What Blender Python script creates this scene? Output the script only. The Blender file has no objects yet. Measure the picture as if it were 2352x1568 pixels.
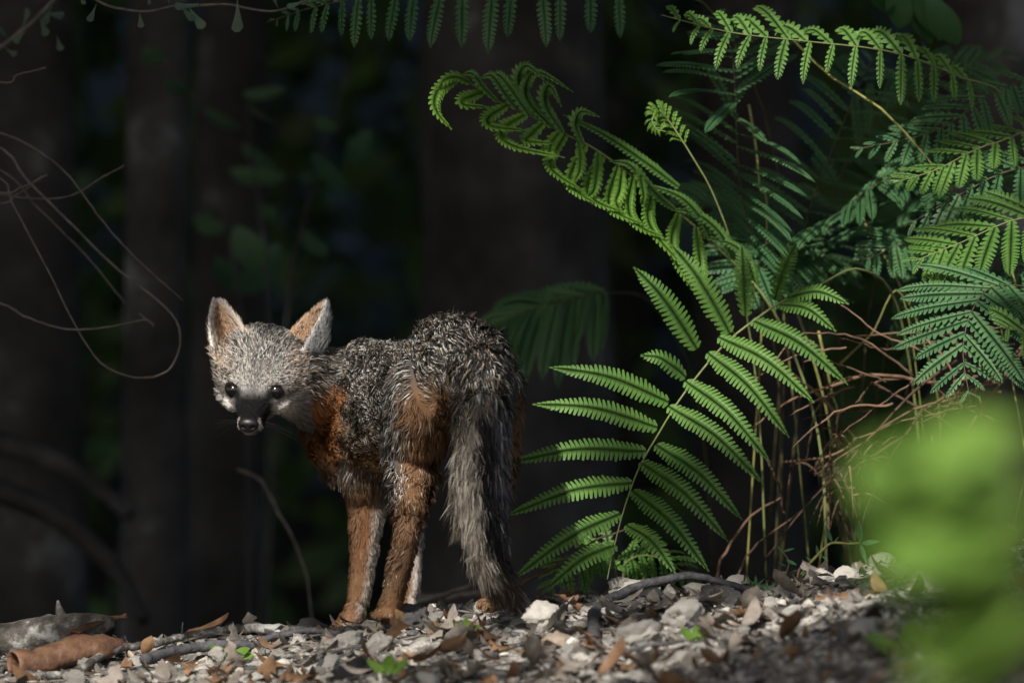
import bpy, bmesh, math, random
import numpy as np
from mathutils import Vector, Matrix

# ------------------------------------------------------------------ camera
scene = bpy.context.scene
C = scene.collection
CAM_Y, CAM_Z, PPM, FOX_D = -8.0, 0.35, 1790.0, 8.0
cam_d = bpy.data.cameras.new('camera')
cam = bpy.data.objects.new('camera', cam_d); C.objects.link(cam)
cam.location = (0, CAM_Y, CAM_Z); cam.rotation_euler = (math.radians(90), 0, 0)
cam_d.sensor_width = 36.0; cam_d.lens = 36.0 * FOX_D / (2352.0 / PPM)
cam_d.clip_start = 0.05; cam_d.clip_end = 600
cam_d.dof.use_dof = True; cam_d.dof.focus_distance = 8.08; cam_d.dof.aperture_fstop = 3.6
scene.camera = cam

# ------------------------------------------------------------------ light
SUN = Vector((-0.27, -0.75, 0.60)).normalized()          # towards the sun
w = bpy.data.worlds.new('World'); scene.world = w; w.use_nodes = True
nt = w.node_tree; nt.nodes.clear()
sky = nt.nodes.new('ShaderNodeTexSky'); sky.sky_type = 'NISHITA'; sky.sun_disc = False
sky.sun_elevation = math.asin(SUN.z); sky.sun_rotation = math.atan2(SUN.x, SUN.y)
sky.dust_density = 2.5; sky.ozone_density = 0.6; sky.air_density = 1.0
bg = nt.nodes.new('ShaderNodeBackground'); bg.inputs[1].default_value = 0.105
wo = nt.nodes.new('ShaderNodeOutputWorld')
nt.links.new(sky.outputs[0], bg.inputs[0]); nt.links.new(bg.outputs[0], wo.inputs[0])
sl = bpy.data.lights.new('sun', 'SUN'); sl.energy = 5.0; sl.angle = math.radians(0.55); sl.color = (1.0, 0.955, 0.88)
so = bpy.data.objects.new('sun', sl); C.objects.link(so)
so.rotation_euler = SUN.to_track_quat('Z', 'Y').to_euler(); so.location = (-6, -6, 8)
vs = scene.view_settings
vs.view_transform = 'Standard'; vs.look = 'None'; vs.gamma = 1.0; vs.exposure = 0.62; vs.use_curve_mapping = False
scene.display_settings.display_device = 'sRGB'
scene.cycles.use_denoising = True
scene.cycles.max_bounces = 6; scene.cycles.transparent_max_bounces = 8
scene.cycles.sample_clamp_indirect = 4.0

# ------------------------------------------------------------------ helpers
rng = np.random.default_rng(7); random.seed(7)
def at(px, py, y=0.0):
    s = (y - CAM_Y) / FOX_D
    return Vector(((px - 1176.0) / PPM * s, y, CAM_Z + (784.0 - py) / PPM * s))
def ppos(p):
    s = (p[:, 1] - CAM_Y) / FOX_D
    return p[:, 0] / s * PPM + 1176.0, 784.0 - (p[:, 2] - CAM_Z) / s * PPM
def sstep(a, b, x):
    t = np.clip((x - a) / (b - a), 0, 1); return t * t * (3 - 2 * t)
def _h(ix, iy, iz, s):
    n = (ix.astype(np.int64) * 374761393 + iy.astype(np.int64) * 668265263 + iz.astype(np.int64) * 2147483647 + s * 974634541) & 0xffffffff
    n = ((n ^ (n >> 13)) * 1274126177) & 0xffffffff
    n = ((n ^ (n >> 16)) * 2246822519) & 0xffffffff
    return ((n ^ (n >> 15)) & 0xffffff) / float(0xffffff)
def vnoise(p, s=0):
    i = np.floor(p).astype(np.int64); f = p - i; f = f * f * (3 - 2 * f)
    out = 0
    for a in (0, 1):
        for b in (0, 1):
            for c in (0, 1):
                wgt = (f[:, 0] if a else 1 - f[:, 0]) * (f[:, 1] if b else 1 - f[:, 1]) * (f[:, 2] if c else 1 - f[:, 2])
                out = out + wgt * _h(i[:, 0] + a, i[:, 1] + b, i[:, 2] + c, s)
    return out * 2 - 1
def fbm(p, octv=4, s=0, gain=0.5):
    o, a, n = 0, 1.0, 0
    for k in range(octv):
        o = o + a * vnoise(p * (2.03 ** k), s + k); n += a; a *= gain
    return o / n
def link(o, parent=None):
    C.objects.link(o)
    if parent is not None: o.parent = parent
    return o
def mesh_obj(name, verts, faces, mat, parent=None, smooth=True, loc=None):
    me = bpy.data.meshes.new(name)
    me.from_pydata([tuple(v) for v in verts], [], [tuple(f) for f in faces])
    if smooth: me.polygons.foreach_set('use_smooth', [True] * len(me.polygons))
    if mat: me.materials.append(mat)
    me.update()
    o = bpy.data.objects.new(name, me)
    if loc is not None: o.location = loc
    return link(o, parent)
def np_mesh(name, V, F, mats, smooth=True, cols=None, matidx=None):
    """V (n,3), F (m,k) with one k"""
    V = np.asarray(V, dtype=np.float32); F = np.asarray(F, dtype=np.int32)
    me = bpy.data.meshes.new(name); k = F.shape[1]
    me.vertices.add(len(V)); me.vertices.foreach_set('co', V.ravel())
    me.loops.add(F.size); me.loops.foreach_set('vertex_index', F.ravel())
    me.polygons.add(len(F)); me.polygons.foreach_set('loop_start', np.arange(0, F.size, k, dtype=np.int32))
    if smooth: me.polygons.foreach_set('use_smooth', np.ones(len(F), dtype=bool))
    for m in mats: me.materials.append(m)
    if matidx is not None: me.polygons.foreach_set('material_index', np.asarray(matidx, dtype=np.int32))
    me.update(calc_edges=True); me.validate()
    if cols is not None:
        a = me.color_attributes.new('Col', 'FLOAT_COLOR', 'POINT')
        c4 = np.ones((len(V), 4), dtype=np.float32); c4[:, :3] = cols
        a.data.foreach_set('color', c4.ravel())
    return me
def tag(o, label=None, cat=None, group=None, kind=None):
    if label: o['label'] = label
    if cat: o['category'] = cat
    if group: o['group'] = group
    if kind: o['kind'] = kind
    return o
def empty(name, loc=(0, 0, 0)):
    o = bpy.data.objects.new(name, None); o.location = loc; o.empty_display_size = 0.05
    return link(o)
def child(o, parent):
    """parent o (built in world coordinates) to an un-rotated empty"""
    o.parent = parent; o.location = Vector(o.location) - Vector(parent.location); return o
def catmull(pts, n):
    P = [Vector(p) for p in pts]; P = [P[0] * 2 - P[1]] + P + [P[-1] * 2 - P[-2]]
    out = []; m = len(P) - 3
    for i in range(n):
        t = i / (n - 1) * m; k = min(int(t), m - 1); t -= k
        a, b, c, d = P[k:k + 4]
        out.append(0.5 * ((2 * b) + (c - a) * t + (2 * a - 5 * b + 4 * c - d) * t * t + (3 * b - a - 3 * c + d) * t ** 3))
    return out
def tube(pts, radii, seg=6, cap=True):
    """world-space tube mesh data along points"""
    V, F = [], []; n = len(pts)
    up = Vector((0.13, -0.3, 0.94)); prev = None
    for i, p in enumerate(pts):
        t = (pts[min(i + 1, n - 1)] - pts[max(i - 1, 0)]).normalized()
        if prev is None:
            a = t.cross(up)
            if a.length < 0.1: a = t.cross(Vector((1, 0, 0)))
            a.normalize()
        else:
            a = (prev - t * prev.dot(t)).normalized()
        prev = a; b = t.cross(a)
        for k in range(seg):
            th = 2 * math.pi * k / seg
            V.append(p + (a * math.cos(th) + b * math.sin(th)) * radii[i])
    for i in range(n - 1):
        for k in range(seg):
            k2 = (k + 1) % seg
            F.append((i * seg + k, i * seg + k2, (i + 1) * seg + k2, (i + 1) * seg + k))
    if cap:
        F.append(tuple(range(seg))[::-1]); F.append(tuple((n - 1) * seg + k for k in range(seg)))
    return V, F
def stem(name, ctrl, r0, r1, mat, parent=None, n=14, seg=6, wob=0.0):
    pts = catmull(ctrl, n)
    if wob: pts = [p + Vector((random.uniform(-wob, wob), random.uniform(-wob, wob), random.uniform(-wob, wob))) for p in pts]
    rad = [r0 + (r1 - r0) * i / (n - 1) for i in range(n)]
    V, F = tube(pts, rad, seg)
    base = pts[0].copy()
    off = Vector(parent.location) if parent is not None else Vector((0, 0, 0))
    o = mesh_obj(name, [v - base for v in V], F, mat, None, True, base)
    if parent is not None: o.parent = parent; o.location = base - off
    return o

# ------------------------------------------------------------------ materials
def new_mat(name):
    m = bpy.data.materials.new(name); m.use_nodes = True; m.node_tree.nodes.clear(); return m, m.node_tree
def N(nt, kind, **kw):
    n = nt.nodes.new(kind)
    for k, v in kw.items(): setattr(n, k, v)
    return n
def ramp(nt, fac, stops):
    r = N(nt, 'ShaderNodeValToRGB'); nt.links.new(fac, r.inputs[0])
    e = r.color_ramp.elements
    while len(e) < len(stops): e.new(0.5)
    for i, (p, c) in enumerate(stops): e[i].position = p; e[i].color = (*c, 1)
    return r.outputs[0]
def mat_noise(name, stops, scale=30, rough=0.8, bump=0.3, bscale=None, spec=0.3, detail=6, rand=0.0, bdist=0.004, vor=0):
    m, nt = new_mat(name); L = nt.links.new
    tc = N(nt, 'ShaderNodeTexCoord'); oi = N(nt, 'ShaderNodeObjectInfo')
    ad = N(nt, 'ShaderNodeVectorMath', operation='ADD'); L(tc.outputs['Object'], ad.inputs[0]); L(oi.outputs['Location'], ad.inputs[1])
    no = N(nt, 'ShaderNodeTexNoise'); no.inputs['Scale'].default_value = scale; no.inputs['Detail'].default_value = detail; no.inputs['Roughness'].default_value = 0.65
    L(ad.outputs[0], no.inputs['Vector'])
    fac = no.outputs[0]
    if rand:
        mm = N(nt, 'ShaderNodeMath', operation='MULTIPLY_ADD'); L(oi.outputs['Random'], mm.inputs[0]); mm.inputs[1].default_value = rand; mm.inputs[2].default_value = -rand / 2
        a2 = N(nt, 'ShaderNodeMath', operation='ADD'); L(fac, a2.inputs[0]); L(mm.outputs[0], a2.inputs[1]); fac = a2.outputs[0]
    col = ramp(nt, fac, stops)
    b = N(nt, 'ShaderNodeBsdfPrincipled'); L(col, b.inputs['Base Color']); b.inputs['Roughness'].default_value = rough
    b.inputs['Specular IOR Level'].default_value = spec
    bn = N(nt, 'ShaderNodeTexNoise'); bn.inputs['Scale'].default_value = bscale or scale * 3; bn.inputs['Detail'].default_value = 5
    L(ad.outputs[0], bn.inputs['Vector'])
    bp = N(nt, 'ShaderNodeBump'); bp.inputs['Strength'].default_value = bump; bp.inputs['Distance'].default_value = bdist
    L(bn.outputs[0], bp.inputs['Height'])
    if vor:
        vn = N(nt, 'ShaderNodeTexVoronoi'); vn.inputs['Scale'].default_value = vor; L(ad.outputs[0], vn.inputs['Vector'])
        vm = N(nt, 'ShaderNodeMath', operation='MINIMUM'); L(vn.outputs['Distance'], vm.inputs[0]); vm.inputs[1].default_value = 0.4
        sm = N(nt, 'ShaderNodeMath', operation='ADD'); L(bn.outputs[0], sm.inputs[0]); L(vm.outputs[0], sm.inputs[1]); L(sm.outputs[0], bp.inputs['Height'])
    L(bp.outputs[0], b.inputs['Normal'])
    o = N(nt, 'ShaderNodeOutputMaterial'); L(b.outputs[0], o.inputs[0])
    return m
def mat_leaf(name, c0, c1, trans=0.35, rough=0.45, scale=40, tcol=None, spec=0.35, rand=0.5, bump=0.15):
    m, nt = new_mat(name); L = nt.links.new
    tc = N(nt, 'ShaderNodeTexCoord'); oi = N(nt, 'ShaderNodeObjectInfo')
    ad = N(nt, 'ShaderNodeVectorMath', operation='ADD'); L(tc.outputs['Object'], ad.inputs[0]); L(oi.outputs['Location'], ad.inputs[1])
    no = N(nt, 'ShaderNodeTexNoise'); no.inputs['Scale'].default_value = scale; no.inputs['Detail'].default_value = 4
    L(ad.outputs[0], no.inputs['Vector'])
    mm = N(nt, 'ShaderNodeMath', operation='MULTIPLY_ADD'); L(oi.outputs['Random'], mm.inputs[0]); mm.inputs[1].default_value = rand; mm.inputs[2].default_value = -rand / 2
    a2 = N(nt, 'ShaderNodeMath', operation='ADD'); L(no.outputs[0], a2.inputs[0]); L(mm.outputs[0], a2.inputs[1])
    col = ramp(nt, a2.outputs[0], [(0.25, c0), (0.75, c1)])
    b = N(nt, 'ShaderNodeBsdfPrincipled'); L(col, b.inputs['Base Color']); b.inputs['Roughness'].default_value = rough; b.inputs['Specular IOR Level'].default_value = spec
    bp = N(nt, 'ShaderNodeBump'); bp.inputs['Strength'].default_value = bump; bp.inputs['Distance'].default_value = 0.002
    bn = N(nt, 'ShaderNodeTexNoise'); bn.inputs['Scale'].default_value = scale * 5; L(ad.outputs[0], bn.inputs['Vector']); L(bn.outputs[0], bp.inputs['Height']); L(bp.outputs[0], b.inputs['Normal'])
    t = N(nt, 'ShaderNodeBsdfTranslucent')
    if tcol:
        mx = N(nt, 'ShaderNodeMix', data_type='RGBA', blend_type='MULTIPLY'); mx.inputs[0].default_value = 1.0
        L(col, mx.inputs[6]); mx.inputs[7].default_value = (*tcol, 1); L(mx.outputs[2], t.inputs[0])
    else: L(col, t.inputs[0])
    ms = N(nt, 'ShaderNodeMixShader'); ms.inputs[0].default_value = trans; L(b.outputs[0], ms.inputs[1]); L(t.outputs[0], ms.inputs[2])
    o = N(nt, 'ShaderNodeOutputMaterial'); L(ms.outputs[0], o.inputs[0])
    return m
def mat_vcol(name, rough=0.7, spec=0.2, trans=0.0, bump=0.0, bscale=500):
    m, nt = new_mat(name); L = nt.links.new
    a = N(nt, 'ShaderNodeVertexColor', layer_name='Col')
    b = N(nt, 'ShaderNodeBsdfPrincipled'); L(a.outputs[0], b.inputs['Base Color']); b.inputs['Roughness'].default_value = rough; b.inputs['Specular IOR Level'].default_value = spec
    out = b.outputs[0]
    if trans:
        t = N(nt, 'ShaderNodeBsdfTranslucent'); L(a.outputs[0], t.inputs[0])
        ms = N(nt, 'ShaderNodeMixShader'); ms.inputs[0].default_value = trans; L(out, ms.inputs[1]); L(t.outputs[0], ms.inputs[2]); out = ms.outputs[0]
    o = N(nt, 'ShaderNodeOutputMaterial'); L(out, o.inputs[0])
    return m
M = {}
M['ground'] = mat_noise('soil_and_grit', [(0.36, (0.030, 0.025, 0.022)), (0.5, (0.13, 0.12, 0.108)), (0.56, (0.30, 0.28, 0.25)), (0.72, (0.42, 0.39, 0.35))], scale=26, bump=0.9, bscale=140, bdist=0.006, detail=9)
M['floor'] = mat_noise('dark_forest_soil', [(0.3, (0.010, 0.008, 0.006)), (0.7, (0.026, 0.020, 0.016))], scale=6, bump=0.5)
M['lime'] = mat_noise('limestone', [(0.25, (0.10, 0.095, 0.09)), (0.45, (0.32, 0.30, 0.27)), (0.7, (0.52, 0.49, 0.44))], scale=45, bump=0.8, bscale=260, rand=0.25, bdist=0.003, vor=90)
M['limepale'] = mat_noise('pale_limestone', [(0.25, (0.30, 0.28, 0.25)), (0.6, (0.60, 0.56, 0.50))], scale=40, bump=0.7, bscale=220, rand=0.25, bdist=0.003, vor=110)
M['limedark'] = mat_noise('dark_limestone', [(0.3, (0.035, 0.034, 0.036)), (0.55, (0.12, 0.115, 0.115)), (0.75, (0.42, 0.40, 0.38))], scale=55, bump=0.9, bscale=260, rand=0.2, bdist=0.003, vor=80)
M['stonetan'] = mat_noise('tan_stone', [(0.3, (0.20, 0.15, 0.115)), (0.7, (0.42, 0.34, 0.27))], scale=40, bump=0.5, bscale=200, rand=0.3)
M['leafgrey'] = mat_leaf('weathered_leaf', (0.09, 0.078, 0.065), (0.24, 0.205, 0.175), trans=0.12, rough=0.75, scale=60, spec=0.2)
M['leafbrown'] = mat_leaf('brown_leaf', (0.10, 0.055, 0.028), (0.26, 0.15, 0.08), trans=0.2, rough=0.65, scale=50, spec=0.25)
M['leafrust'] = mat_leaf('rust_leaf', (0.12, 0.065, 0.035), (0.23, 0.14, 0.085), trans=0.2, rough=0.5, scale=50)
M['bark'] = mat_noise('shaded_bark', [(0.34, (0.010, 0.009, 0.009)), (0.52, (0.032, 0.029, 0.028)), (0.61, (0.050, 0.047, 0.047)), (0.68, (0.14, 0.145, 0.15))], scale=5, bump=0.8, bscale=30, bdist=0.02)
M['twig'] = mat_noise('grey_twig', [(0.3, (0.05, 0.042, 0.035)), (0.7, (0.17, 0.15, 0.13))], scale=70, bump=0.5)
M['twigdark'] = mat_noise('dark_twig', [(0.3, (0.022, 0.021, 0.024)), (0.7, (0.085, 0.08, 0.085))], scale=90, bump=0.5)
M['vine'] = mat_noise('vine_bark', [(0.3, (0.05, 0.042, 0.036)), (0.7, (0.13, 0.11, 0.095))], scale=70, bump=0.4)
M['lichen'] = mat_noise('lichen_wood', [(0.40, (0.035, 0.029, 0.025)), (0.53, (0.10, 0.09, 0.08)), (0.64, (0.36, 0.36, 0.34))], scale=30, bump=0.8, bscale=150, detail=8)
M['curlbark'] = mat_noise('brown_bark', [(0.3, (0.040, 0.020, 0.012)), (0.5, (0.095, 0.048, 0.028)), (0.72, (0.19, 0.105, 0.062))], scale=28, bump=0.8, detail=9, rough=0.6)
M['deadfern'] = mat_noise('dead_fern_stalk', [(0.3, (0.045, 0.025, 0.016)), (0.7, (0.155, 0.092, 0.056))], scale=60, bump=0.4, rand=0.4)
M['stalk'] = mat_noise('green_stalk', [(0.3, (0.08, 0.085, 0.025)), (0.7, (0.22, 0.21, 0.06))], scale=50, bump=0.2, rough=0.45, rand=0.3)
M['rachis'] = mat_noise('fern_rachis', [(0.3, (0.09, 0.11, 0.035)), (0.7, (0.17, 0.19, 0.07))], scale=50, bump=0.2, rough=0.5)
M['stalkdark'] = mat_noise('dark_fern_stalk', [(0.3, (0.028, 0.024, 0.012)), (0.7, (0.085, 0.075, 0.032))], scale=50, bump=0.2, rough=0.55)
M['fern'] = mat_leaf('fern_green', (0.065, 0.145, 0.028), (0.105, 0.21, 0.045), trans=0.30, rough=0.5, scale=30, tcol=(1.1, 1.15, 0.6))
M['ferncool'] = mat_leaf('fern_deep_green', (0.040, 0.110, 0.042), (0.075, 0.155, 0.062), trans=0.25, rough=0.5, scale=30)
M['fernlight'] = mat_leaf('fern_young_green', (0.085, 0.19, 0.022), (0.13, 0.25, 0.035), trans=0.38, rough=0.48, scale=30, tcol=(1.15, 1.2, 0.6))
M['shrubleaf'] = mat_leaf('shrub_leaf', (0.03, 0.07, 0.035), (0.07, 0.12, 0.06), trans=0.12, rough=0.35, scale=15, spec=0.6)
M['glossleaf'] = mat_leaf('glossy_leaf', (0.022, 0.07, 0.020), (0.05, 0.11, 0.035), trans=0.2, rough=0.3, scale=15, spec=0.6)
M['greyleaf'] = mat_leaf('grey_green_leaf', (0.05, 0.085, 0.06), (0.09, 0.13, 0.085), trans=0.25, rough=0.6, scale=40)
M['weed'] = mat_leaf('weed_leaf', (0.11, 0.21, 0.035), (0.19, 0.31, 0.06), trans=0.4, rough=0.5, scale=30)
M['seedling'] = mat_leaf('seedling_leaf', (0.05, 0.14, 0.06), (0.10, 0.22, 0.09), trans=0.3, rough=0.5, scale=60)
M['canopy'] = mat_leaf('canopy_leaf', (0.03, 0.07, 0.02), (0.06, 0.11, 0.03), trans=0.15, rough=0.5, scale=3)
# ------------------------------------------------------------------ ground
CREST = np.array([(-900, 1510), (0, 1500), (300, 1478), (600, 1456), (780, 1436), (960, 1406), (1180, 1398), (1400, 1368), (1700, 1356), (2000, 1305), (2352, 1250), (3400, 1215)], dtype=float)
CX = (CREST[:, 0] - 1176) / PPM; CZ = CAM_Z + (784 - CREST[:, 1] - 20) / PPM
def ground_base(x, y):
    g = np.interp(x, CX, CZ)
    g = g * np.exp(-np.clip(np.abs(x) - 1.2, 0, None) ** 2 / 8) - np.interp(x, (-.7, .1, .45, .8), (.11, .09, .045, .03)) * np.clip(.05 - y, 0, 3.5)
    yy = np.clip(y - 0.12, 0, None)
    drop = np.where(yy < 0.7, 0.6 * yy ** 2, 0.294 + 0.84 * (yy - 0.7))
    drop = 0.95 * np.tanh(drop / 0.95)
    hill = 0.30 * np.clip(y - 4.5, 0, 14) + 0.02 * np.clip(y - 18.5, 0, None)
    return g - drop + hill
def ground_z(x, y):
    x = np.atleast_1d(np.asarray(x, float)); y = np.atleast_1d(np.asarray(y, float))
    z = ground_base(x, y)
    p = np.stack([x, y, 0 * x], 1)
    near = np.exp(-np.clip(np.abs(y + 0.8) - 2.5, 0, None) / 2)
    z = z + 0.008 * fbm(p * 9, 3, 3) + near * (0.010 * (1 - 2 * np.abs(fbm(p * 24, 3, 9))) - 0.005 + 0.007 * fbm(p * 75, 2, 19))
    return z + (1 - near) * 0.15 * fbm(p * 0.9, 3, 5)
def gz(x, y): return float(ground_z(x, y)[0])
def grow(a, b, step, far, r=1.22):
    core = list(np.arange(a, b, step)); lo, hi, s = [], [], step
    p = a
    while p > -far: s *= r; p -= s; lo.append(p)
    p, s = core[-1], step
    while p < far: s *= r; p += s; hi.append(p)
    return np.array(lo[::-1] + core + hi)
gx = grow(-0.80, 0.80, 0.0085, 90); gy = grow(-2.9, 0.75, 0.0085, 90)
GX, GY = np.meshgrid(gx, gy); V = np.stack([GX.ravel(), GY.ravel(), ground_z(GX.ravel(), GY.ravel())], 1)
nx, ny = len(gx), len(gy); idx = np.arange(nx * ny).reshape(ny, nx)
F = np.stack([idx[:-1, :-1].ravel(), idx[:-1, 1:].ravel(), idx[1:, 1:].ravel(), idx[1:, :-1].ravel()], 1)
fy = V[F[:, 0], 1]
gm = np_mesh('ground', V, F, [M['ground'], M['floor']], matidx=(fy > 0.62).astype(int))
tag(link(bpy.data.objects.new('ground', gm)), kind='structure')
# ------------------------------------------------------------------ fox
fox = empty('gray_fox', (at(1000, 1410, 0.12).x, 0.12, gz(at(1000, 1410, 0.12).x, 0.12)))
tag(fox, 'grizzled grey and orange fox on the stony bank, looking back over its shoulder', 'fox')
PV, PF = [], []
def addm(V, F):
    o = len(PV); PV.extend([tuple(v) for v in V]); PF.extend([tuple(i + o for i in f) for f in F])
def loft(rings):
    """rings: list of lists of Vectors (same count), closed with caps"""
    n = len(rings[0]); V = [v for r in rings for v in r]; F = []
    for i in range(len(rings) - 1):
        for k in range(n):
            k2 = (k + 1) % n
            F.append((i * n + k, i * n + k2, (i + 1) * n + k2, (i + 1) * n + k))
    F.append(tuple(range(n))[::-1]); F.append(tuple((len(rings) - 1) * n + k for k in range(n)))
    addm(V, F)
SEG = []      # skeleton segments a, b, ra, rb, region
def chain(pts, reg, sub=4, seg=16):
    """pts: (Vector, rw, rh) sections; rw sideways, rh up; capped round"""
    n = len(pts)
    for i in range(n - 1):
        SEG.append((pts[i][0], pts[i + 1][0], (pts[i][1] + pts[i][2]) / 2, (pts[i + 1][1] + pts[i + 1][2]) / 2, reg))
    cs = catmull([p[0] for p in pts], (n - 1) * sub + 1)
    tt = np.linspace(0, n - 1, len(cs))
    rw = np.interp(tt, range(n), [p[1] for p in pts]); rh = np.interp(tt, range(n), [p[2] for p in pts])
    rings = []
    def ring(c, t, a, b):
        up = Vector((0, 0, 1)) if abs(t.z) < 0.8 else Vector((0, 1, 0))
        s = t.cross(up).normalized(); u = s.cross(t).normalized()
        return [c + s * (a * math.cos(2 * math.pi * k / seg)) + u * (b * math.sin(2 * math.pi * k / seg)) for k in range(seg)]
    m = len(cs)
    t0 = (cs[1] - cs[0]).normalized(); t1 = (cs[-1] - cs[-2]).normalized()
    r0 = (rw[0] + rh[0]) / 2; r1 = (rw[-1] + rh[-1]) / 2
    for q in (0.95, 0.75, 0.4): rings.append(ring(cs[0] - t0 * r0 * q, t0, rw[0] * math.sqrt(1 - q * q), rh[0] * math.sqrt(1 - q * q)))
    for i in range(m):
        t = (cs[min(i + 1, m - 1)] - cs[max(i - 1, 0)]).normalized()
        rings.append(ring(cs[i], t, rw[i], rh[i]))
    for q in (0.4, 0.75, 0.95): rings.append(ring(cs[-1] + t1 * r1 * q, t1, rw[-1] * math.sqrt(1 - q * q), rh[-1] * math.sqrt(1 - q * q)))
    loft(rings)
def ball(c, r, sc=(1, 1, 1)):
    bm = bmesh.new(); bmesh.ops.create_icosphere(bm, subdivisions=2, radius=r)
    addm([c + Vector((v.co.x * sc[0], v.co.y * sc[1], v.co.z * sc[2])) for v in bm.verts], [[v.index for v in f.verts] for f in bm.faces]); bm.free()
# trunk of the body, rump (near) to chest (far, further left)
chain([(at(1082, 880, -0.075), .040, .045), (at(1062, 862, -0.03), .062, .068), (at(1030, 868, 0.03), .064, .070), (at(975, 893, 0.12), .056, .058),
       (at(915, 922, 0.21), .060, .076), (at(858, 938, 0.29), .062, .092), (at(808, 968, 0.345), .052, .092), (at(782, 1000, 0.365), .038, .070)], 'body')
# neck
chain([(at(830, 905, 0.32), .052, .060), (at(770, 905, 0.31), .047, .058), (at(705, 885, 0.27), .043, .050), (at(650, 862, 0.235), .040, .042)], 'neck')
# legs: front left, front right, hind left, hind right
def paw(c, d, r):
    s = Vector((-d.y, d.x, 0))
    for k, (a, f) in enumerate(((-1.0, .55), (-.36, .95), (.36, .95), (1.0, .55))):
        ball(c + s * (a * r * .62) + d * (f * r) + Vector((0, 0, -r * .30)), r * .46, (1, 1.15, .8))
FWD = Vector((-0.35, 0.94, 0))
def leg(pts, reg, pr, d):
    chain(pts, reg, sub=4, seg=14); paw(pts[-1][0], d, pr)
leg([(at(850, 985, .30), .040, .056), (at(838, 1090, .315), .034, .042), (at(842, 1155, .325), .0255, .030), (at(838, 1235, .315), .0185, .021),
     (at(830, 1320, .305), .0150, .0160), (at(820, 1385, .295), .0140, .0150), (at(806, 1424, .275), .0145, .015)], 'fleg', .018, Vector((-.75, -.66, 0)))
leg([(at(900, 1000, .37), .034, .046), (at(915, 1100, .37), .026, .032), (at(935, 1190, .37), .0185, .021), (at(943, 1290, .36), .0140, .015),
     (at(940, 1370, .345), .0125, .0135), (at(933, 1408, .325), .013, .014)], 'flegr', .018, Vector((-.5, -.86, 0)))
leg([(at(985, 900, .00), .046, .060), (at(965, 985, .03), .040, .056), (at(945, 1060, .045), .033, .043), (at(945, 1130, -.005), .0235, .026), (at(940, 1195, -.055), .0165, .0175),
     (at(925, 1270, -.055), .0150, .0155), (at(908, 1345, -.045), .0140, .0145), (at(892, 1402, -.035), .0140, .015)], 'hleg', .0175, Vector((-.75, -.66, 0)))
leg([(at(1110, 900, -.01), .044, .058), (at(1122, 985, .03), .038, .052), (at(1128, 1060, .045), .031, .042), (at(1128, 1130, -.01), .022, .025), (at(1130, 1195, -.06), .0165, .0175),
     (at(1132, 1270, -.055), .0150, .0155), (at(1134, 1330, -.045), .0140, .0145), (at(1134, 1376, -.035), .0150, .015)], 'hlegr', .019, Vector((-.25, -.97, 0)))
# tail
chain([(at(1098, 848, -0.085), .030, .030), (at(1112, 900, -0.125), .026, .027), (at(1108, 1000, -0.150), .026, .026), (at(1100, 1100, -0.155), .026, .026),
       (at(1106, 1200, -0.150), .023, .023), (at(1126, 1290, -0.140), .017, .017), (at(1160, 1356, -0.125), .010, .010), (at(1188, 1384, -0.115), .005, .005)], 'tail')
# head: local frame  x = viewer right, f = forward (muzzle), u = up
HO = at(588, 889, 0.215)
HF = Vector((-0.13, -0.885, -0.43)).normalized()
HU = (Vector((0.03, 0, 1)) - HF * HF.dot(Vector((0.03, 0, 1)))).normalized()
HX = HU.cross(HF).normalized()
if HX.x < 0: HX = -HX
def hp(x, f, u): return HO + HX * x + HF * f + HU * u
HS = [(-.098, .000, .040, .038, .044), (-.080, .004, .054, .047, .054), (-.056, .007, .0610, .0490, .052), (-.034, .005, .0620, .0440, .051), (-.016, .001, .0570, .0360, .051),
      (-.002, -.003, .0480, .0300, .044), (.010, -.008, .0375, .0245, .036), (.021, -.013, .0258, .0190, .0290), (.034, -.0175, .0200, .0155, .0240), (.048, -.021, .0168, .0128, .0200), (.061, -.023, .0145, .0108, .0172), (.068, -.024, .0105, .0080, .0125)]
rings = []
for (f, u, wd, hu, hd) in HS:
    rings.append([hp(wd * (1 - .30 * max(0, -math.sin(a)) * (f < .03)) * math.copysign(abs(math.cos(a)) ** .85, math.cos(a)), f, u + (hu if math.sin(a) > 0 else hd) * math.sin(a)) for a in [2 * math.pi * k / 24 for k in range(24)]])
loft(rings)
for s in (-1, 1):
    ball(hp(.029 * s, -.009, .0215), .0125, (1.4, 1, .7))          # brow
    ball(hp(.036 * s, -.022, -.018), .0200, (1, 1, 1))               # cheek
    ball(hp(.0300 * s, .0035, -.0215), .0120, (1, 1, 1))              # under the eye
    ball(hp(.0085 * s, .052, -.0305), .0098, (1, 1.2, .9))          # lip pads
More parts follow.
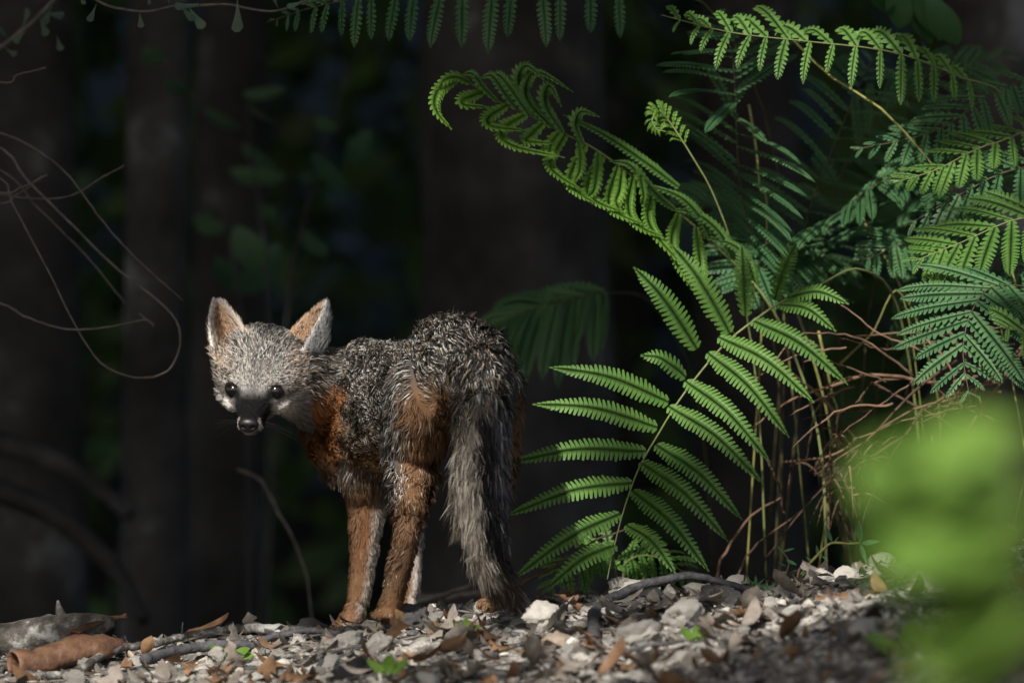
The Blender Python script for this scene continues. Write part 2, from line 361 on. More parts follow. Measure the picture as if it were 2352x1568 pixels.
# ears
EARS = []
def ear(e1, e2, mid, thick, reg):
    """two edges (base -> tip) and the cup's middle line; all lists of world points of equal length"""
    n = 22; A, B, Mi = catmull(e1, n), catmull(e2, n), catmull(mid, n); m = 13
    front, back = [], []
    G = np.zeros((n, m, 3))
    for i in range(n):
        for j in range(m):
            t = j / (m - 1); G[i, j] = np.array(A[i] * (1 - t) ** 2 + (Mi[i] * 2 - (A[i] + B[i]) * .5) * (2 * t * (1 - t)) + B[i] * t * t)
    du = np.gradient(G, axis=0); dv = np.gradient(G, axis=1); nn = np.cross(du, dv); nn /= np.linalg.norm(nn, axis=2, keepdims=True) + 1e-9
    if nn[n // 2, m // 2, 1] > 0: nn = -nn
    ti = np.linspace(0, 1, n)[:, None, None]; tj = np.linspace(-1, 1, m)[None, :, None]
    th = thick * (1 - .35 * ti) * (1 - .35 * tj ** 2)
    Fr = G + nn * th * .5; Bk = G - nn * th * .5
    V = np.concatenate([Fr.reshape(-1, 3), Bk.reshape(-1, 3)]); o = n * m; F = []
    for i in range(n - 1):
        for j in range(m - 1):
            a = i * m + j
            F.append((a, a + 1, a + m + 1, a + m)); F.append((o + a, o + a + m, o + a + m + 1, o + a + 1))
    for i in range(n - 1):
        for j in (0, m - 1):
            a = i * m + j; F.append((a, a + m, o + a + m, o + a) if j == 0 else (a, o + a, o + a + m, a + m))
    for j in range(m - 1):
        a = j; F.append((a, o + a, o + a + 1, a + 1)); a = (n - 1) * m + j; F.append((a, a + 1, o + a + 1, o + a))
    addm([Vector(v) for v in V], F)
    EARS.append((G.reshape(-1, 3), np.repeat(np.linspace(0, 1, n), m), np.tile(np.linspace(-1, 1, m), n), nn.reshape(-1, 3), reg))
ear([at(497, 838, .225), at(484, 790, .235), at(479, 735, .250), at(487, 696, .262), at(500, 689, .266)],
    [at(588, 800, .235), at(570, 768, .245), at(545, 728, .255), at(521, 699, .264), at(508, 690, .267)],
    [at(545, 832, .268), at(526, 785, .274), at(510, 740, .274), at(503, 702, .272), at(504, 690, .268)], .0075, 'earL')
ear([at(640, 800, .240), at(662, 766, .252), at(704, 724, .266), at(738, 698, .272), at(748, 690, .274)],
    [at(684, 845, .212), at(700, 795, .226), at(728, 742, .250), at(746, 704, .268), at(752, 692, .273)],
    [at(735, 840, .268), at(742, 785, .274), at(751, 730, .279), at(750, 700, .278), at(751, 691, .275)], .0075, 'earR')
EARC = []
tmp = bpy.data.meshes.new('fox_raw'); tmp.from_pydata(PV, [], PF); tmp.update()
to = link(bpy.data.objects.new('fox_raw', tmp))
md = to.modifiers.new('r', 'REMESH'); md.mode = 'VOXEL'; md.voxel_size = 0.0026
ms = to.modifiers.new('s', 'SMOOTH'); ms.factor = 0.5; ms.iterations = 4
dg = bpy.context.evaluated_depsgraph_get()
bme = bpy.data.meshes.new_from_object(to.evaluated_get(dg), depsgraph=dg); bme.name = 'fox_body'
bpy.data.objects.remove(to)
nv = len(bme.vertices); BV = np.zeros(nv * 3); bme.vertices.foreach_get('co', BV); BV = BV.reshape(-1, 3)
bme.calc_loop_triangles(); nt_ = len(bme.loop_triangles); BT = np.zeros(nt_ * 3, dtype=np.int32); bme.loop_triangles.foreach_get('vertices', BT); BT = BT.reshape(-1, 3)
VN = np.zeros(nv * 3, dtype=np.float32); bme.vertex_normals.foreach_get('vector', VN); VN = VN.reshape(-1, 3).astype(float)

SA = np.array([s[0] for s in SEG]); SB = np.array([s[1] for s in SEG]); SRA = np.array([s[2] for s in SEG]); SRB = np.array([s[3] for s in SEG]); SR = np.array([s[4] for s in SEG])
HOa, HXa, HFa, HUa = (np.array(v) for v in (HO, HX, HF, HU))
FLOW = {'body': -1, 'neck': -1, 'fleg': 1, 'flegr': 1, 'hleg': 1, 'hlegr': 1, 'tail': 1}
def classify(p):
    """region name array, flow direction, and signed distance helpers"""
    n = len(p); best = np.full(n, 9.0); bi = np.zeros(n, int)
    for k in range(len(SEG)):
        d = SB[k] - SA[k]; L2 = d @ d; t = np.clip((p - SA[k]) @ d / L2, 0, 1)
        r = SRA[k] + (SRB[k] - SRA[k]) * t
        dist = np.linalg.norm(p - SA[k] - t[:, None] * d, axis=1) - r
        u = dist < best; best[u] = dist[u]; bi[u] = k
    reg = SR[bi].astype('<U8'); fl = (SB - SA)[bi]; fl /= np.linalg.norm(fl, axis=1, keepdims=True)
    for r, s in FLOW.items():
        if s < 0: fl[reg == r] *= -1
    q = p - HOa; hx, hf, hu = q @ HXa, q @ HFa, q @ HUa
    # head
    hw = np.interp(hf, [h[0] for h in HS], [h[2] for h in HS]); hc = np.interp(hf, [h[0] for h in HS], [h[1] for h in HS])
    hh = np.interp(hf, [h[0] for h in HS], [(h[3] + h[4]) / 2 for h in HS])
    e = np.sqrt((hx / hw) ** 2 + ((hu - hc) / (hh * 1.1)) ** 2)
    ish = ((hf > -.085) & (hf < .09) & (e < 1.35) & ((e - 1) * hw < best + .006)) | ((hf > -.058) & (np.abs(hx) < .066) & (np.abs(hu) < .085))
    reg[ish] = 'head'
    fd = -HFa[None, :] * .8 + HXa[None, :] * np.clip(hx / .06, -1, 1)[:, None] * .9 + HUa[None, :] * np.clip((hu + .02) / .06, -.6, .5)[:, None] * .5
    fd[hf < .0] += HUa * .15
    fl[ish] = fd[ish]
    et = np.zeros(n); es = np.zeros(n); ed = np.zeros(n)
    for (G, ti, tj, nn, rg) in EARS:
        near = np.where(np.linalg.norm(p - G.mean(0), axis=1) < .10)[0]
        if len(near) == 0: continue
        D = np.linalg.norm(p[near][:, None, :] - G[None], axis=2); k = D.argmin(1); m = (D.min(1) < .0085) & (ti[k] > .16)
        ii = near[m]; kk = k[m]; reg[ii] = rg; et[ii] = ti[kk]; es[ii] = tj[kk]
        ed[ii] = np.einsum('ij,ij->i', p[ii] - G[kk], nn[kk])
        a = G[-7] - G[6]; a = a / np.linalg.norm(a); fl[ii] = a
    fl /= np.linalg.norm(fl, axis=1, keepdims=True) + 1e-9
    return reg, fl, (hx, hf, hu), (et, es, ed)
def gmask(x, y, cx, cy, rx, ry): return np.exp(-(((x - cx) / rx) ** 2 + ((y - cy) / ry) ** 2))
ORANGE = np.array((.285, .125, .048)); RUST = np.array((.21, .085, .032)); TAN = np.array((.42, .27, .155)); BUFF = np.array((.52, .42, .31)); WHITE = np.array((.70, .66, .62)); GREY = np.array((.115, .105, .094)); DGREY = np.array((.055, .053, .053)); BLACK = np.array((.013, .012, .013))
def mixc(c, d, m): return c * (1 - m[:, None]) + d * m[:, None]
def paint(p, reg, nrm, hl, el):
    """base colour, grizzle amount (0..1) of the coat at root points"""
    n = len(p); c = np.tile(GREY, (n, 1)); gr = np.full(n, 1.0)
    X, Y = ppos(p); nz = fbm(p * 60, 3, 31) ; nz2 = fbm(p * 22, 2, 77)
    side = nrm[:, 0]
    b = (reg == 'body') | (reg == 'neck')
    # grizzled back, buff-brown lower flank, orange neck / chest / belly
    flank = b * sstep(925, 1040, Y + 30 * nz2) * sstep(990, 930, X)
    c = mixc(c, np.array((.23, .165, .105)), flank * .9); gr = gr * (1 - .55 * flank)
    line = 742 + (Y - 860) * -.06                                             # orange band behind the cheek
    neck = b * sstep(812, 768, X + 14 * nz2 + (Y - 980) * .14) * sstep(868, 915, Y + 12 * nz2) 
    c = mixc(c, ORANGE, neck); gr = gr * (1 - .92 * neck)
    chest = b * sstep(1030, 1085, Y + (X - 760) * .25 + 16 * nz2)
    c = mixc(c, np.array((.32, .19, .095)), chest * .85); gr = gr * (1 - .75 * chest)
    edge = b * sstep(1085, 1135, Y + (800 - X) * .55) * sstep(.25, -.5, nrm[:, 2])
    c = mixc(c, BUFF, edge * .8)
    dark = b * sstep(870, 760, Y) * .35 + b * gmask(X, Y, 1080, 810, 120, 80) * .6  # blackish saddle, plus rump shade put into the coat colour
    c = mixc(c, DGREY, np.clip(dark, 0, 1))
    # hind legs: grey outer front edge, orange rear
    h = (reg == 'hleg') | (reg == 'hlegr')
    h2 = (h | (b & (X > 925) & (X < 1062) & (p[:, 1] < .085))).astype(float)
    org = h2 * sstep(905, 945, X + 16 * nz - (Y - 900) * -.03) * sstep(845, 915, Y + 22 * nz2)
    low = h * sstep(1110, 1190, Y)
    c = mixc(c, np.array((.185, .10, .053)), np.clip(org, 0, 1)); gr = gr * (1 - .85 * org)
    c = mixc(c, np.array((.145, .082, .047)), low); gr = gr * (1 - .85 * low)
    c = mixc(c, TAN, h2 * gmask(X, Y, 1005, 925, 40, 50) * .3)
    c = mixc(c, np.array((.10, .06, .04)), h * gmask(X, Y, 925, 1300, 22, 40) * .55 * (reg == 'hleg'))
    foot = h * sstep(1340, 1400, Y); c = mixc(c, np.array((.24, .13, .065)), foot * .8)
    c = mixc(c, TAN * .9, (reg == 'hlegr') * sstep(1290, 1350, Y) * .9)
    f = (reg == 'fleg') | (reg == 'flegr')
    up = sstep(1150, 1080, Y + 12 * nz2)
    c = mixc(c, np.array((.175, .096, .052)), f * (1 - up * .55)); gr = np.where(f, up * .35, gr)
    c = mixc(c, RUST, f * gmask(X, Y, 850, 1240, 22, 90) * .6)
    inner = (reg == 'fleg') * sstep(.15, .75, nrm[:, 0]) * sstep(1120, 1190, Y)
    c = mixc(c, np.array((.52, .46, .40)), inner * .85)
    c = mixc(c, np.array((.62, .55, .50)), (reg == 'flegr') * sstep(-.1, .55, nrm[:, 0]) * .9)
    fp = f * sstep(1380, 1420, Y); c = mixc(c, np.array((.24, .13, .065)), fp * .7)
    # tail: pale grey fringe, black dorsal stripe, right side darkened as if turned from the light, black tip
    t = reg == 'tail'
    c = mixc(c, np.array((.60, .54, .46)), t * sstep(900, 985, Y) * .95)
    cx = np.interp(Y, [840, 900, 1000, 1100, 1200, 1290, 1390], [1106, 1114, 1114, 1114, 1124, 1142, 1168])
    lf = sstep(cx - 26, cx - 8, X + 5 * nz) * sstep(880, 960, Y)
    st = t * lf
    rt = t * sstep(cx + 10, cx + 26, X) * sstep(880, 960, Y)
    c = mixc(c, BLACK, np.clip(st, 0, 1)); c = mixc(c, np.array((.125, .12, .14)), rt * .9)
    gr = gr * (1 - .9 * np.clip(st, 0, 1)) * np.where(t, 1 - .72 * sstep(900, 985, Y), 1); gr = np.where(rt * sstep(900, 960, Y) > .5, .22, gr)
    tip = t * sstep(1275, 1345, Y + (X - 1110) * .5); c = mixc(c, np.array((.05, .036, .028)), tip * .85); gr = gr * (1 - .6 * tip)
    # head
    hx, hf, hu = hl; hd = reg == 'head'; ax = np.abs(hx)
    ch = np.tile(np.array((.25, .232, .21)), (n, 1))
    ch = mixc(ch, np.array((.12, .118, .12)), np.clip(gmask(hx, hu, .008, .048, .022, .026) * 1.3, 0, 1))
    ch = mixc(ch, TAN * 1.05, sstep(.036, .056, ax + .004 * nz) * sstep(.010, .032, hu) * .75)
    ch = mixc(ch, np.array((.55, .40, .29)), sstep(.036, .052, ax + .01 * (hx < 0)) * sstep(-.008, .016, hu) * .8)
    ch = mixc(ch, np.array((.42, .405, .39)), gmask(ax, hu, .0125, .006, .0055, .017) * .9)
    ch = mixc(ch, np.array((.12, .115, .115)), gmask(ax, hu, .0, .006, .0055, .02) * .7)                # pale streaks over nose bridge
    ch = mixc(ch, WHITE, gmask(ax, hu, .036, .0175, .014, .0065) * .8)                                    # brow
    ch = mixc(ch, WHITE * 1.1, np.clip(gmask(ax, hu, .0335, -.0255, .0115, .0150) * 1.5, 0, 1) * (hf < .036))                     # white under the eye
    ch = mixc(ch, np.array((.20, .19, .20)), sstep(.046, .060, ax) * sstep(-.006, -.026, hu) * .9)
    ch = mixc(ch, np.array((.24, .225, .215)), sstep(-.038, -.050, hu) * sstep(.030, .0, hf) * .9)         # throat
    muz = sstep(.016, .034, hf + .004 * nz + .25 * (ax - .01)) * (hf < .064)
    ch = mixc(ch, BLACK * .55, np.clip(muz, 0, 1))
    tear = gmask(ax, hu, .0200, -.013, .0042, .013); ch = mixc(ch, BLACK * 1.4, np.clip(tear * 1.2, 0, 1))
    chk = gmask(ax, hu, .032, -.044, .014, .009) * (hf > -.01); ch = mixc(ch, BLACK * 2, np.clip(chk, 0, 1) * .85)
    rim = sstep(.0560, .0610, hf) * sstep(.0110, .0135, ax) * (hu < -.014) * (hu > -.034)
    ch = mixc(ch, WHITE * .95, rim); ch = mixc(ch, WHITE * .8, sstep(.046, .056, hf) * sstep(-.0345, -.0385, hu))
    ch = mixc(ch, WHITE * 1.15, np.clip(gmask(ax, hu, .0325, -.0265, .0105, .0125) * 1.9, 0, 1) * sstep(.042, .034, hf) * sstep(.0205, .0235, ax))
    eye = gmask(ax, hu, .0280, -.0005, .0150, .0092); ch = mixc(ch, BLACK, np.clip(eye * 1.3, 0, 1) * (hf > -.016))
    c = np.where(hd[:, None], ch, c); gr = np.where(hd, np.clip(sstep(.026, .012, hf) * sstep(-.014, .006, hu), 0, 1) * .75, gr)
    et, es, ed = el
    for rg in ('earL', 'earR'):
        m = reg == rg
        ins = ed > 0
        ce = np.tile(np.array((.46, .30, .19)), (n, 1))
        if rg == 'earL':
            ce = mixc(ce, np.array((.50, .46, .43)), sstep(.70, .90, et + .15 * es)); ce = mixc(ce, np.array((.17, .085, .045)), gmask(es, et, -.35, .55, .35, .28) * .9)  # lower hollow of the left ear: shading put into the fur colour
            ce = mixc(ce, WHITE, sstep(-.72, -.9, es) * .9); ce = mixc(ce, np.array((.46, .42, .38)), sstep(.55, .9, es) * .7)
        else:
            ce = mixc(ce, np.array((.34, .17, .085)), sstep(-.6, .2, es) * .85); ce = mixc(ce, WHITE * .95, sstep(.68, .88, es) + sstep(.82, .95, et) * .7)
        bk = np.tile(np.array((.40, .385, .37)), (n, 1)) if rg == 'earR' else np.tile(np.array((.30, .25, .20)), (n, 1))
        ce = np.where(ins[:, None], ce, bk)
        c = np.where(m[:, None], ce, c); gr = np.where(m, .12, gr)
    return np.clip(c, .004, .9), np.clip(gr, 0, 1)
reg, fl, hl, el = classify(BV)
col, gr = paint(BV, reg, VN, hl, el)
M['skin'] = mat_vcol('fox_underfur', 0.9, 0.05)
me = np_mesh('body', BV, np.array([list(p.vertices) for p in bme.polygons]), [M['skin']], cols=col * .55)
bpy.data.meshes.remove(bme)
body = child(link(bpy.data.objects.new('body', me)), fox)

# ---- fur strands
def make_fur(nst, seed):
    r = np.random.default_rng(seed)
    a, b, c = BV[BT[:, 0]], BV[BT[:, 1]], BV[BT[:, 2]]
    ar = np.linalg.norm(np.cross(b - a, c - a), axis=1)
    cen = (a + b + c) / 3; rg0 = reg[BT[:, 0]]
    wgt = ar * np.where(np.isin(rg0, ['head', 'earL', 'earR']), 3.4, 1.0) * np.where(rg0 == 'tail', 1.3, 1.0)
    ti = r.choice(len(BT), nst, p=wgt / wgt.sum())
    u, v = r.random(nst), r.random(nst); sw = u + v > 1; u[sw] = 1 - u[sw]; v[sw] = 1 - v[sw]
    P = a[ti] + (b - a)[ti] * u[:, None] + (c - a)[ti] * v[:, None]
    Nn = VN[BT[ti, 0]] * (1 - u - v)[:, None] + VN[BT[ti, 1]] * u[:, None] + VN[BT[ti, 2]] * v[:, None]
    Nn /= np.linalg.norm(Nn, axis=1, keepdims=True)
    rg, flw, h, e = classify(P); cl, g = paint(P, rg, Nn, h, e)
    X, Y = ppos(P)
    L = np.full(nst, .020); lift = np.full(nst, .42)
    L[rg == 'body'] = .021; L[(rg == 'body') & (X > 960) & (Y < 900)] = .026; lift[(rg == 'body') & (X > 960) & (Y < 860)] = .85
    L[rg == 'neck'] = .020
    for q in ('fleg', 'flegr'): L[rg == q] = np.interp(Y[rg == q], [1050, 1150, 1260, 1420], [.019, .014, .011, .007])
    for q in ('hleg', 'hlegr'): L[rg == q] = np.interp(Y[rg == q], [900, 1060, 1180, 1280, 1420], [.022, .020, .015, .009, .007])
    m = np.isin(rg, ['hleg', 'hlegr']) & (Y < 980); lift[m] = .7
    m = rg == 'tail'; L[m] = np.interp(Y[m], [850, 950, 1150, 1300, 1390], [.027, .034, .040, .036, .028]); lift[m] = np.interp(Y[m], [850, 980], [.6, .30])
    m = rg == 'head'; hx, hf, hu = h
    L[m] = np.interp(hf[m], [-.07, -.03, 0, .02, .05], [.018, .012, .0075, .0048, .0032]); lift[m] = .30
    ck = m & (np.abs(hx) > .036) & (hu < .012); L[ck] *= 1.25
    m = (rg == 'earL') | (rg == 'earR'); L[m] = .0065; lift[m] = .35
    bk = (rg == 'earR') & (e[2] < 0); L[bk] = np.interp(e[0][bk], [.1, .6, 1], [.017, .010, .005])
    rim = m & (np.abs(e[1]) > .75); L[rim] = .0075
    fl_in = (rg == 'earL') & (e[2] > 0) & (e[1] > -.2); L[fl_in] = .010
    L *= r.uniform(.6, 1.25, nst)
    if nst: L *= 1 + .25 * fbm(P * 45, 2, 5)
    flw = flw.copy(); rb = np.isin(rg, ['body', 'tail', 'hleg', 'hlegr']) * sstep(1000, 1090, X) * sstep(960, 900, Y) * sstep(770, 830, Y); flw = flw * (1 - .8 * rb[:, None]) + np.array((.10, -.25, -1.0)) * rb[:, None]
    T = flw - Nn * np.einsum('ij,ij->i', flw, Nn)[:, None]; T /= np.linalg.norm(T, axis=1, keepdims=True) + 1e-6
    # coherent swirls so that the coat lies in tufts
    jit = np.stack([fbm(P * 55, 2, s) for s in (101, 202, 303)], 1) * .75 + r.normal(0, .20, (nst, 3))
    sm = np.isin(rg, ['head', 'earL', 'earR', 'fleg', 'flegr']); jit[sm] *= .55
    D = T + Nn * lift[:, None] + jit; D /= np.linalg.norm(D, axis=1, keepdims=True)
    D2 = T + Nn * (lift * .35)[:, None] + jit * 1.1 + np.array((0, 0, -.30)); D2 /= np.linalg.norm(D2, axis=1, keepdims=True)
    p1 = P + D * (L * .5)[:, None]; p2 = p1 + D2 * (L * .5)[:, None]
    # clumping
    nc = nst // 22; ci = r.choice(nst, nc, replace=False)
    from mathutils.kdtree import KDTree
    kd = KDTree(nc)
    for i, k in enumerate(ci): kd.insert(P[k], i)
    kd.balance()
    near = np.array([kd.find(q)[1] for q in P]); ck_ = ci[near]
    okc = (rg[ck_] == rg) & (np.linalg.norm(P - P[ck_], axis=1) < .012)
    amt = np.where(okc, r.uniform(.25, .75, nst) * np.where(np.isin(rg, ['earL', 'earR']), .3, 1), 0)[:, None]
    p2 = p2 * (1 - amt) + (p2[ck_]) * amt; p1 = p1 * (1 - amt * .35) + p1[ck_] * amt * .35
    p0 = P - Nn * .0015
    # keep strands out of the eyes and nose
    keep = ~((rg == 'head') & (((np.abs(hx) - .0285) ** 2 + ((hu + .001) * 1.2) ** 2 < .0122 ** 2) & (hf > -.016)))
    keep &= ~((rg == 'head') & (hf > .0625) & (hu > -.034))
    vd = p1 - np.array((0, CAM_Y, CAM_Z)); 
    tt = p2 - p0; s1 = np.cross(tt, Nn); s1 /= np.linalg.norm(s1, axis=1, keepdims=True) + 1e-9
    s2 = np.cross(s1, tt); s2 /= np.linalg.norm(s2, axis=1, keepdims=True) + 1e-9
    an = r.normal(0, .7, nst)[:, None]; S = s1 * np.cos(an) + s2 * np.sin(an)
    w0 = np.where(sm, .00045, .00058) * r.uniform(.7, 1.3, nst); w0 = w0[:, None]
    V = np.stack([p0 - S * w0, p0 + S * w0, p1 - S * w0 * .9, p1 + S * w0 * .9, p2], 1)
    # colours: dark root, pale band, dark tip on grizzled coat
    k = r.random(nst); base = cl.copy()
    lum = r.uniform(.75, 1.2, nst)[:, None]
    wh = g > k * 1.0
    kind = r.random(nst)
    cr = base * .55; cm = base * lum; ct = base * lum * 1.05
    dk = .33 * (1 - .6 * gmask(X, Y, 1090, 830, 110, 110) * np.isin(rg, ['body', 'tail', 'hlegr']))  # fewer pale hairs, to dim the rump further
    z = wh & (kind < dk); cm[z] = np.array((.55, .53, .50)) * r.uniform(.5, 1.05, (z.sum(), 1)); ct[z] = cm[z] * np.array(.95)
    z = wh & (kind >= dk) & (kind < .82); cm[z] = BLACK * 1.6; ct[z] = BLACK
    z = wh & (kind >= .82); cm[z] = np.array((.22, .17, .115)); ct[z] = cm[z] * .8
    CC = np.stack([cr, cr, cm, cm, ct], 1)
    NV = np.stack([Nn] * 5, 1) + np.stack([D] * 5, 1) * .25 + r.normal(0, .16, (nst, 1, 3))
    NV /= np.linalg.norm(NV, axis=2, keepdims=True)
    V, CC, NV = V[keep], CC[keep], NV[keep]; n = len(V)
    o = np.arange(n)[:, None] * 5
    Ft = np.concatenate([o + np.array((0, 1, 3)), o + np.array((0, 3, 2)), o + np.array((2, 3, 4))], 1).reshape(-1, 3)
    return V.reshape(-1, 3), Ft, CC.reshape(-1, 3), NV.reshape(-1, 3)
FV, FF, FC, FN = make_fur(FUR_N if 'FUR_N' in globals() else 175000, 5)
M['fur'] = mat_vcol('fox_fur', 0.6, 0.16, trans=0.15)
fm = np_mesh('fur', FV, FF, [M['fur']], cols=FC)
try:
    fm.normals_split_custom_set_from_vertices(FN.astype(np.float32).tolist())
except Exception as ex:
    print('custom normals failed', ex)
fur = child(link(bpy.data.objects.new('fur', fm)), fox); tag(fur, kind='stuff')
# ---- eyes, nose
def dark_mat(name, c, rough, spec=.5, coat=0.):
    m, nt = new_mat(name); L = nt.links.new
    no = N(nt, 'ShaderNodeTexNoise'); no.inputs['Scale'].default_value = 400
    b = N(nt, 'ShaderNodeBsdfPrincipled'); L(ramp(nt, no.outputs[0], [(.3, c), (.7, tuple(min(1, v * 1.8) for v in c))]), b.inputs['Base Color'])
    b.inputs['Roughness'].default_value = rough; b.inputs['Specular IOR Level'].default_value = spec; b.inputs['Coat Weight'].default_value = coat; b.inputs['Coat Roughness'].default_value = .03
    o = N(nt, 'ShaderNodeOutputMaterial'); L(b.outputs[0], o.inputs[0]); return m
M['iris'] = dark_mat('dark_brown_iris', (.006, .0035, .0025), .13, .5, 0.0); M['pupil'] = dark_mat('black_pupil', (.002, .002, .002), .13, .5, 0.0)
M['nose'] = dark_mat('wet_black_nose', (.005, .0045, .0045), .42, .35, .0); M['lid'] = dark_mat('black_eyelid', (.006, .005, .005), .8, .1)
def uv_ball(r, sc=(1, 1, 1), seg=20):
    bm = bmesh.new(); bmesh.ops.create_uvsphere(bm, u_segments=seg, v_segments=seg // 2, radius=r)
    V = [Vector((v.co.x * sc[0], v.co.y * sc[1], v.co.z * sc[2])) for v in bm.verts]; F = [[v.index for v in f.verts] for f in bm.faces]; bm.free(); return V, F
def hm(V): return [HX * v.x + HF * v.y + HU * v.z for v in V]
for s in (-1, 1):
    V, F = uv_ball(.0114); e = mesh_obj('eye', hm(V), F, M['iris'], None, True, hp(.0280 * s, .0074, -.0012)); child(e, fox)
    V, F = uv_ball(.0060, (1, .25, 1)); p = mesh_obj('pupil', hm(V), F, M['pupil'], None, True); p.parent = e; p.location = (HF * .0099 + HX * (.0012 * s))
    # lids: an almond ring of black skin
    V, F = [], []; n = 20
    for k in range(n):
        a = 2 * math.pi * k / n; ca, sa = math.cos(a), math.sin(a)
        for q in range(5):
            b = 2 * math.pi * q / 5; rr = .0010
            x = (.0118 + rr * math.cos(b)) * ca; u = ((.0106 if sa > 0 else .0070) + rr * math.cos(b)) * sa + .22 * x * s
            f = math.sqrt(max(0, .0121 ** 2 - min(x * x + u * u, .0121 ** 2))) + rr * math.sin(b) - .0004
            V.append(HX * x + HF * f + HU * u)
    for k in range(n):
        for q in range(5): F.append((k * 5 + q, k * 5 + (q + 1) % 5, ((k + 1) % n) * 5 + (q + 1) % 5, ((k + 1) % n) * 5 + q))
    l = mesh_obj('eyelid', V, F, M['lid']); l.parent = e
# nose leather with two nostrils
bm = bmesh.new(); bmesh.ops.create_icosphere(bm, subdivisions=4, radius=1)
V = []
for v in bm.verts:
    x, y, z = v.co
    wx = .0138 * (1 + .12 * z); p = Vector((x * wx, y * .0085, z * .0102 * (1 if z > 0 else 1.05)))
    for s in (-1, 1):
        d = ((p.x - s * .0062) / .0032) ** 2 + ((p.z + .0012) / .0026) ** 2
        if y > 0: p.y -= .0040 * math.exp(-d)
    if y > 0: p.y -= .0012 * math.exp(-(p.x / .0009) ** 2) * (1 if z < .3 else 0)
    V.append(p)
F = [[v.index for v in f.verts] for f in bm.faces]; bm.free()
nose = mesh_obj('nose', hm(V), F, M['nose'], None, True, hp(0, .0655, -.0225)); child(nose, fox)
# whiskers
V, F = [], []
for s in (-1, 1):
    for k in range(9):
        b0 = hp(s * (.0125 + .001 * (k % 3)), .040 + .004 * (k // 3), -.026 - .003 * (k % 3))
        d = (HX * s + HF * random.uniform(-.4, .2) + HU * random.uniform(-.55, .25)).normalized(); Lw = random.uniform(.035, .06)
        pts = [b0 + d * (Lw * t) + Vector((0, 0, -.010 * t * t)) for t in (0, .35, .7, 1)]
        v, f = tube(pts, [.00032, .00026, .00018, .00006], 3); o = len(V); V += v; F += [tuple(i + o for i in q) for q in f]
wk = mesh_obj('whiskers', [v - Vector(fox.location) for v in V], F, M['lid'], fox); tag(wk, kind='stuff')
# ------------------------------------------------------------------ trees, canopy and undergrowth behind
def bark_trunk(name, base, h, r0, r1, parent, lean=(0, 0), seg=28, flare=1.0):
    n = 44; V, F = [], []
    zs = np.linspace(0, 1, n) ** 1.3
    for i, t in enumerate(zs):
        r = r0 + (r1 - r0) * t; r *= 1 + flare * .55 * math.exp(-t * h / .45)
        for k in range(seg):
            a = 2 * math.pi * k / seg
            V.append((math.cos(a) * r + lean[0] * t * h, math.sin(a) * r + lean[1] * t * h, t * h))
    V = np.array(V); d = fbm(np.stack([V[:, 0] * 7, V[:, 1] * 7, V[:, 2] * 1.6], 1) + base[0] * 3.1, 4, 12)
    rad = np.stack([V[:, 0] - lean[0] * V[:, 2], V[:, 1] - lean[1] * V[:, 2], 0 * V[:, 0]], 1)
    V = V + rad * (.22 * d)[:, None]
    for i in range(n - 1):
        for k in range(seg):
            k2 = (k + 1) % seg; F.append((i * seg + k, i * seg + k2, (i + 1) * seg + k2, (i + 1) * seg + k))
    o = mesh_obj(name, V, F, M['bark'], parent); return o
def in_gap(P):
    """true where a canopy leaf would shade what the low sun picks out: follow the sun ray down from the leaf"""
    s = np.array(SUN); t = (P[:, 2] - .25) / s[2]; Q = P - s[None] * t[:, None]     # landing point at z = .25
    x, y = Q[:, 0], Q[:, 1]
    wob = .10 * fbm(np.stack([x * 3, y * 3, 0 * x], 1), 2, 55)
    a = (x > -1.15 + wob) & (x < .92 + wob) & (y > -1.20 + wob + 1.5 * np.clip(x - .02, 0, .5)) & (y < np.where(x < -.05, .56, np.where(x < .32, .80, 1.10)) + wob)
    b = ((x - .30) ** 2 + (y + 4.4) ** 2 < .65 ** 2)
    shade = (((x - .25) / .14) ** 2 + ((y - .01) / .075) ** 2) < 1  # patch kept leafy so that its shade falls on the lower fern
    return (a & ~shade) | b
def crown(parent, centre, rad, n, size, seed, gap=True, sparse=.02):
    r = np.random.default_rng(seed); c = np.array(centre); R = np.array(rad)
    d = r.normal(size=(n, 3)); d /= np.linalg.norm(d, axis=1, keepdims=True)
    P = c + d * R * (r.random(n) ** .45)[:, None]
    keep = fbm(P * 1.1, 2, seed) > -.42
    if gap: keep &= (~in_gap(P)) | (r.random(n) < sparse * (1 + 1.5 * (P[:, 0] + SUN.x / SUN.z * -(P[:, 2] - .25) > .12)))
    keep &= P[:, 2] > 1.5
    P = P[keep]; n = len(P)
    a = r.normal(size=(n, 3)); a /= np.linalg.norm(a, axis=1, keepdims=True)
    b = np.cross(a, r.normal(size=(n, 3))); b /= np.linalg.norm(b, axis=1, keepdims=True)
    sz = size * r.uniform(.6, 1.3, n)[:, None]
    V = np.stack([P - a * sz, P + b * sz * .42, P + a * sz, P - b * sz * .42], 1).reshape(-1, 3) - np.array(parent.location)
    F = np.arange(n * 4).reshape(-1, 4)
    o = link(bpy.data.objects.new('crown', np_mesh('crown', V, F, [M['canopy']], smooth=False)), parent)
    return o
def limbs(parent, base, top, n, seed):
    r = random.Random(seed); V, F = [], []
    for k in range(n):
        a = r.uniform(0, 6.28); t = top * r.uniform(.55, .95); L = r.uniform(.8, 1.6)
        p0 = Vector((0, 0, t)); p1 = p0 + Vector((math.cos(a) * L * .5, math.sin(a) * L * .5, .35)); p2 = p0 + Vector((math.cos(a) * L, math.sin(a) * L, .95))
        v, f = tube(catmull([p0, p1, p2], 6), [.05, .045, .04, .03, .02, .01], 6); o = len(V); V += v; F += [tuple(i + o for i in q) for q in f]
    return mesh_obj('limb', V, F, M['bark'], parent)
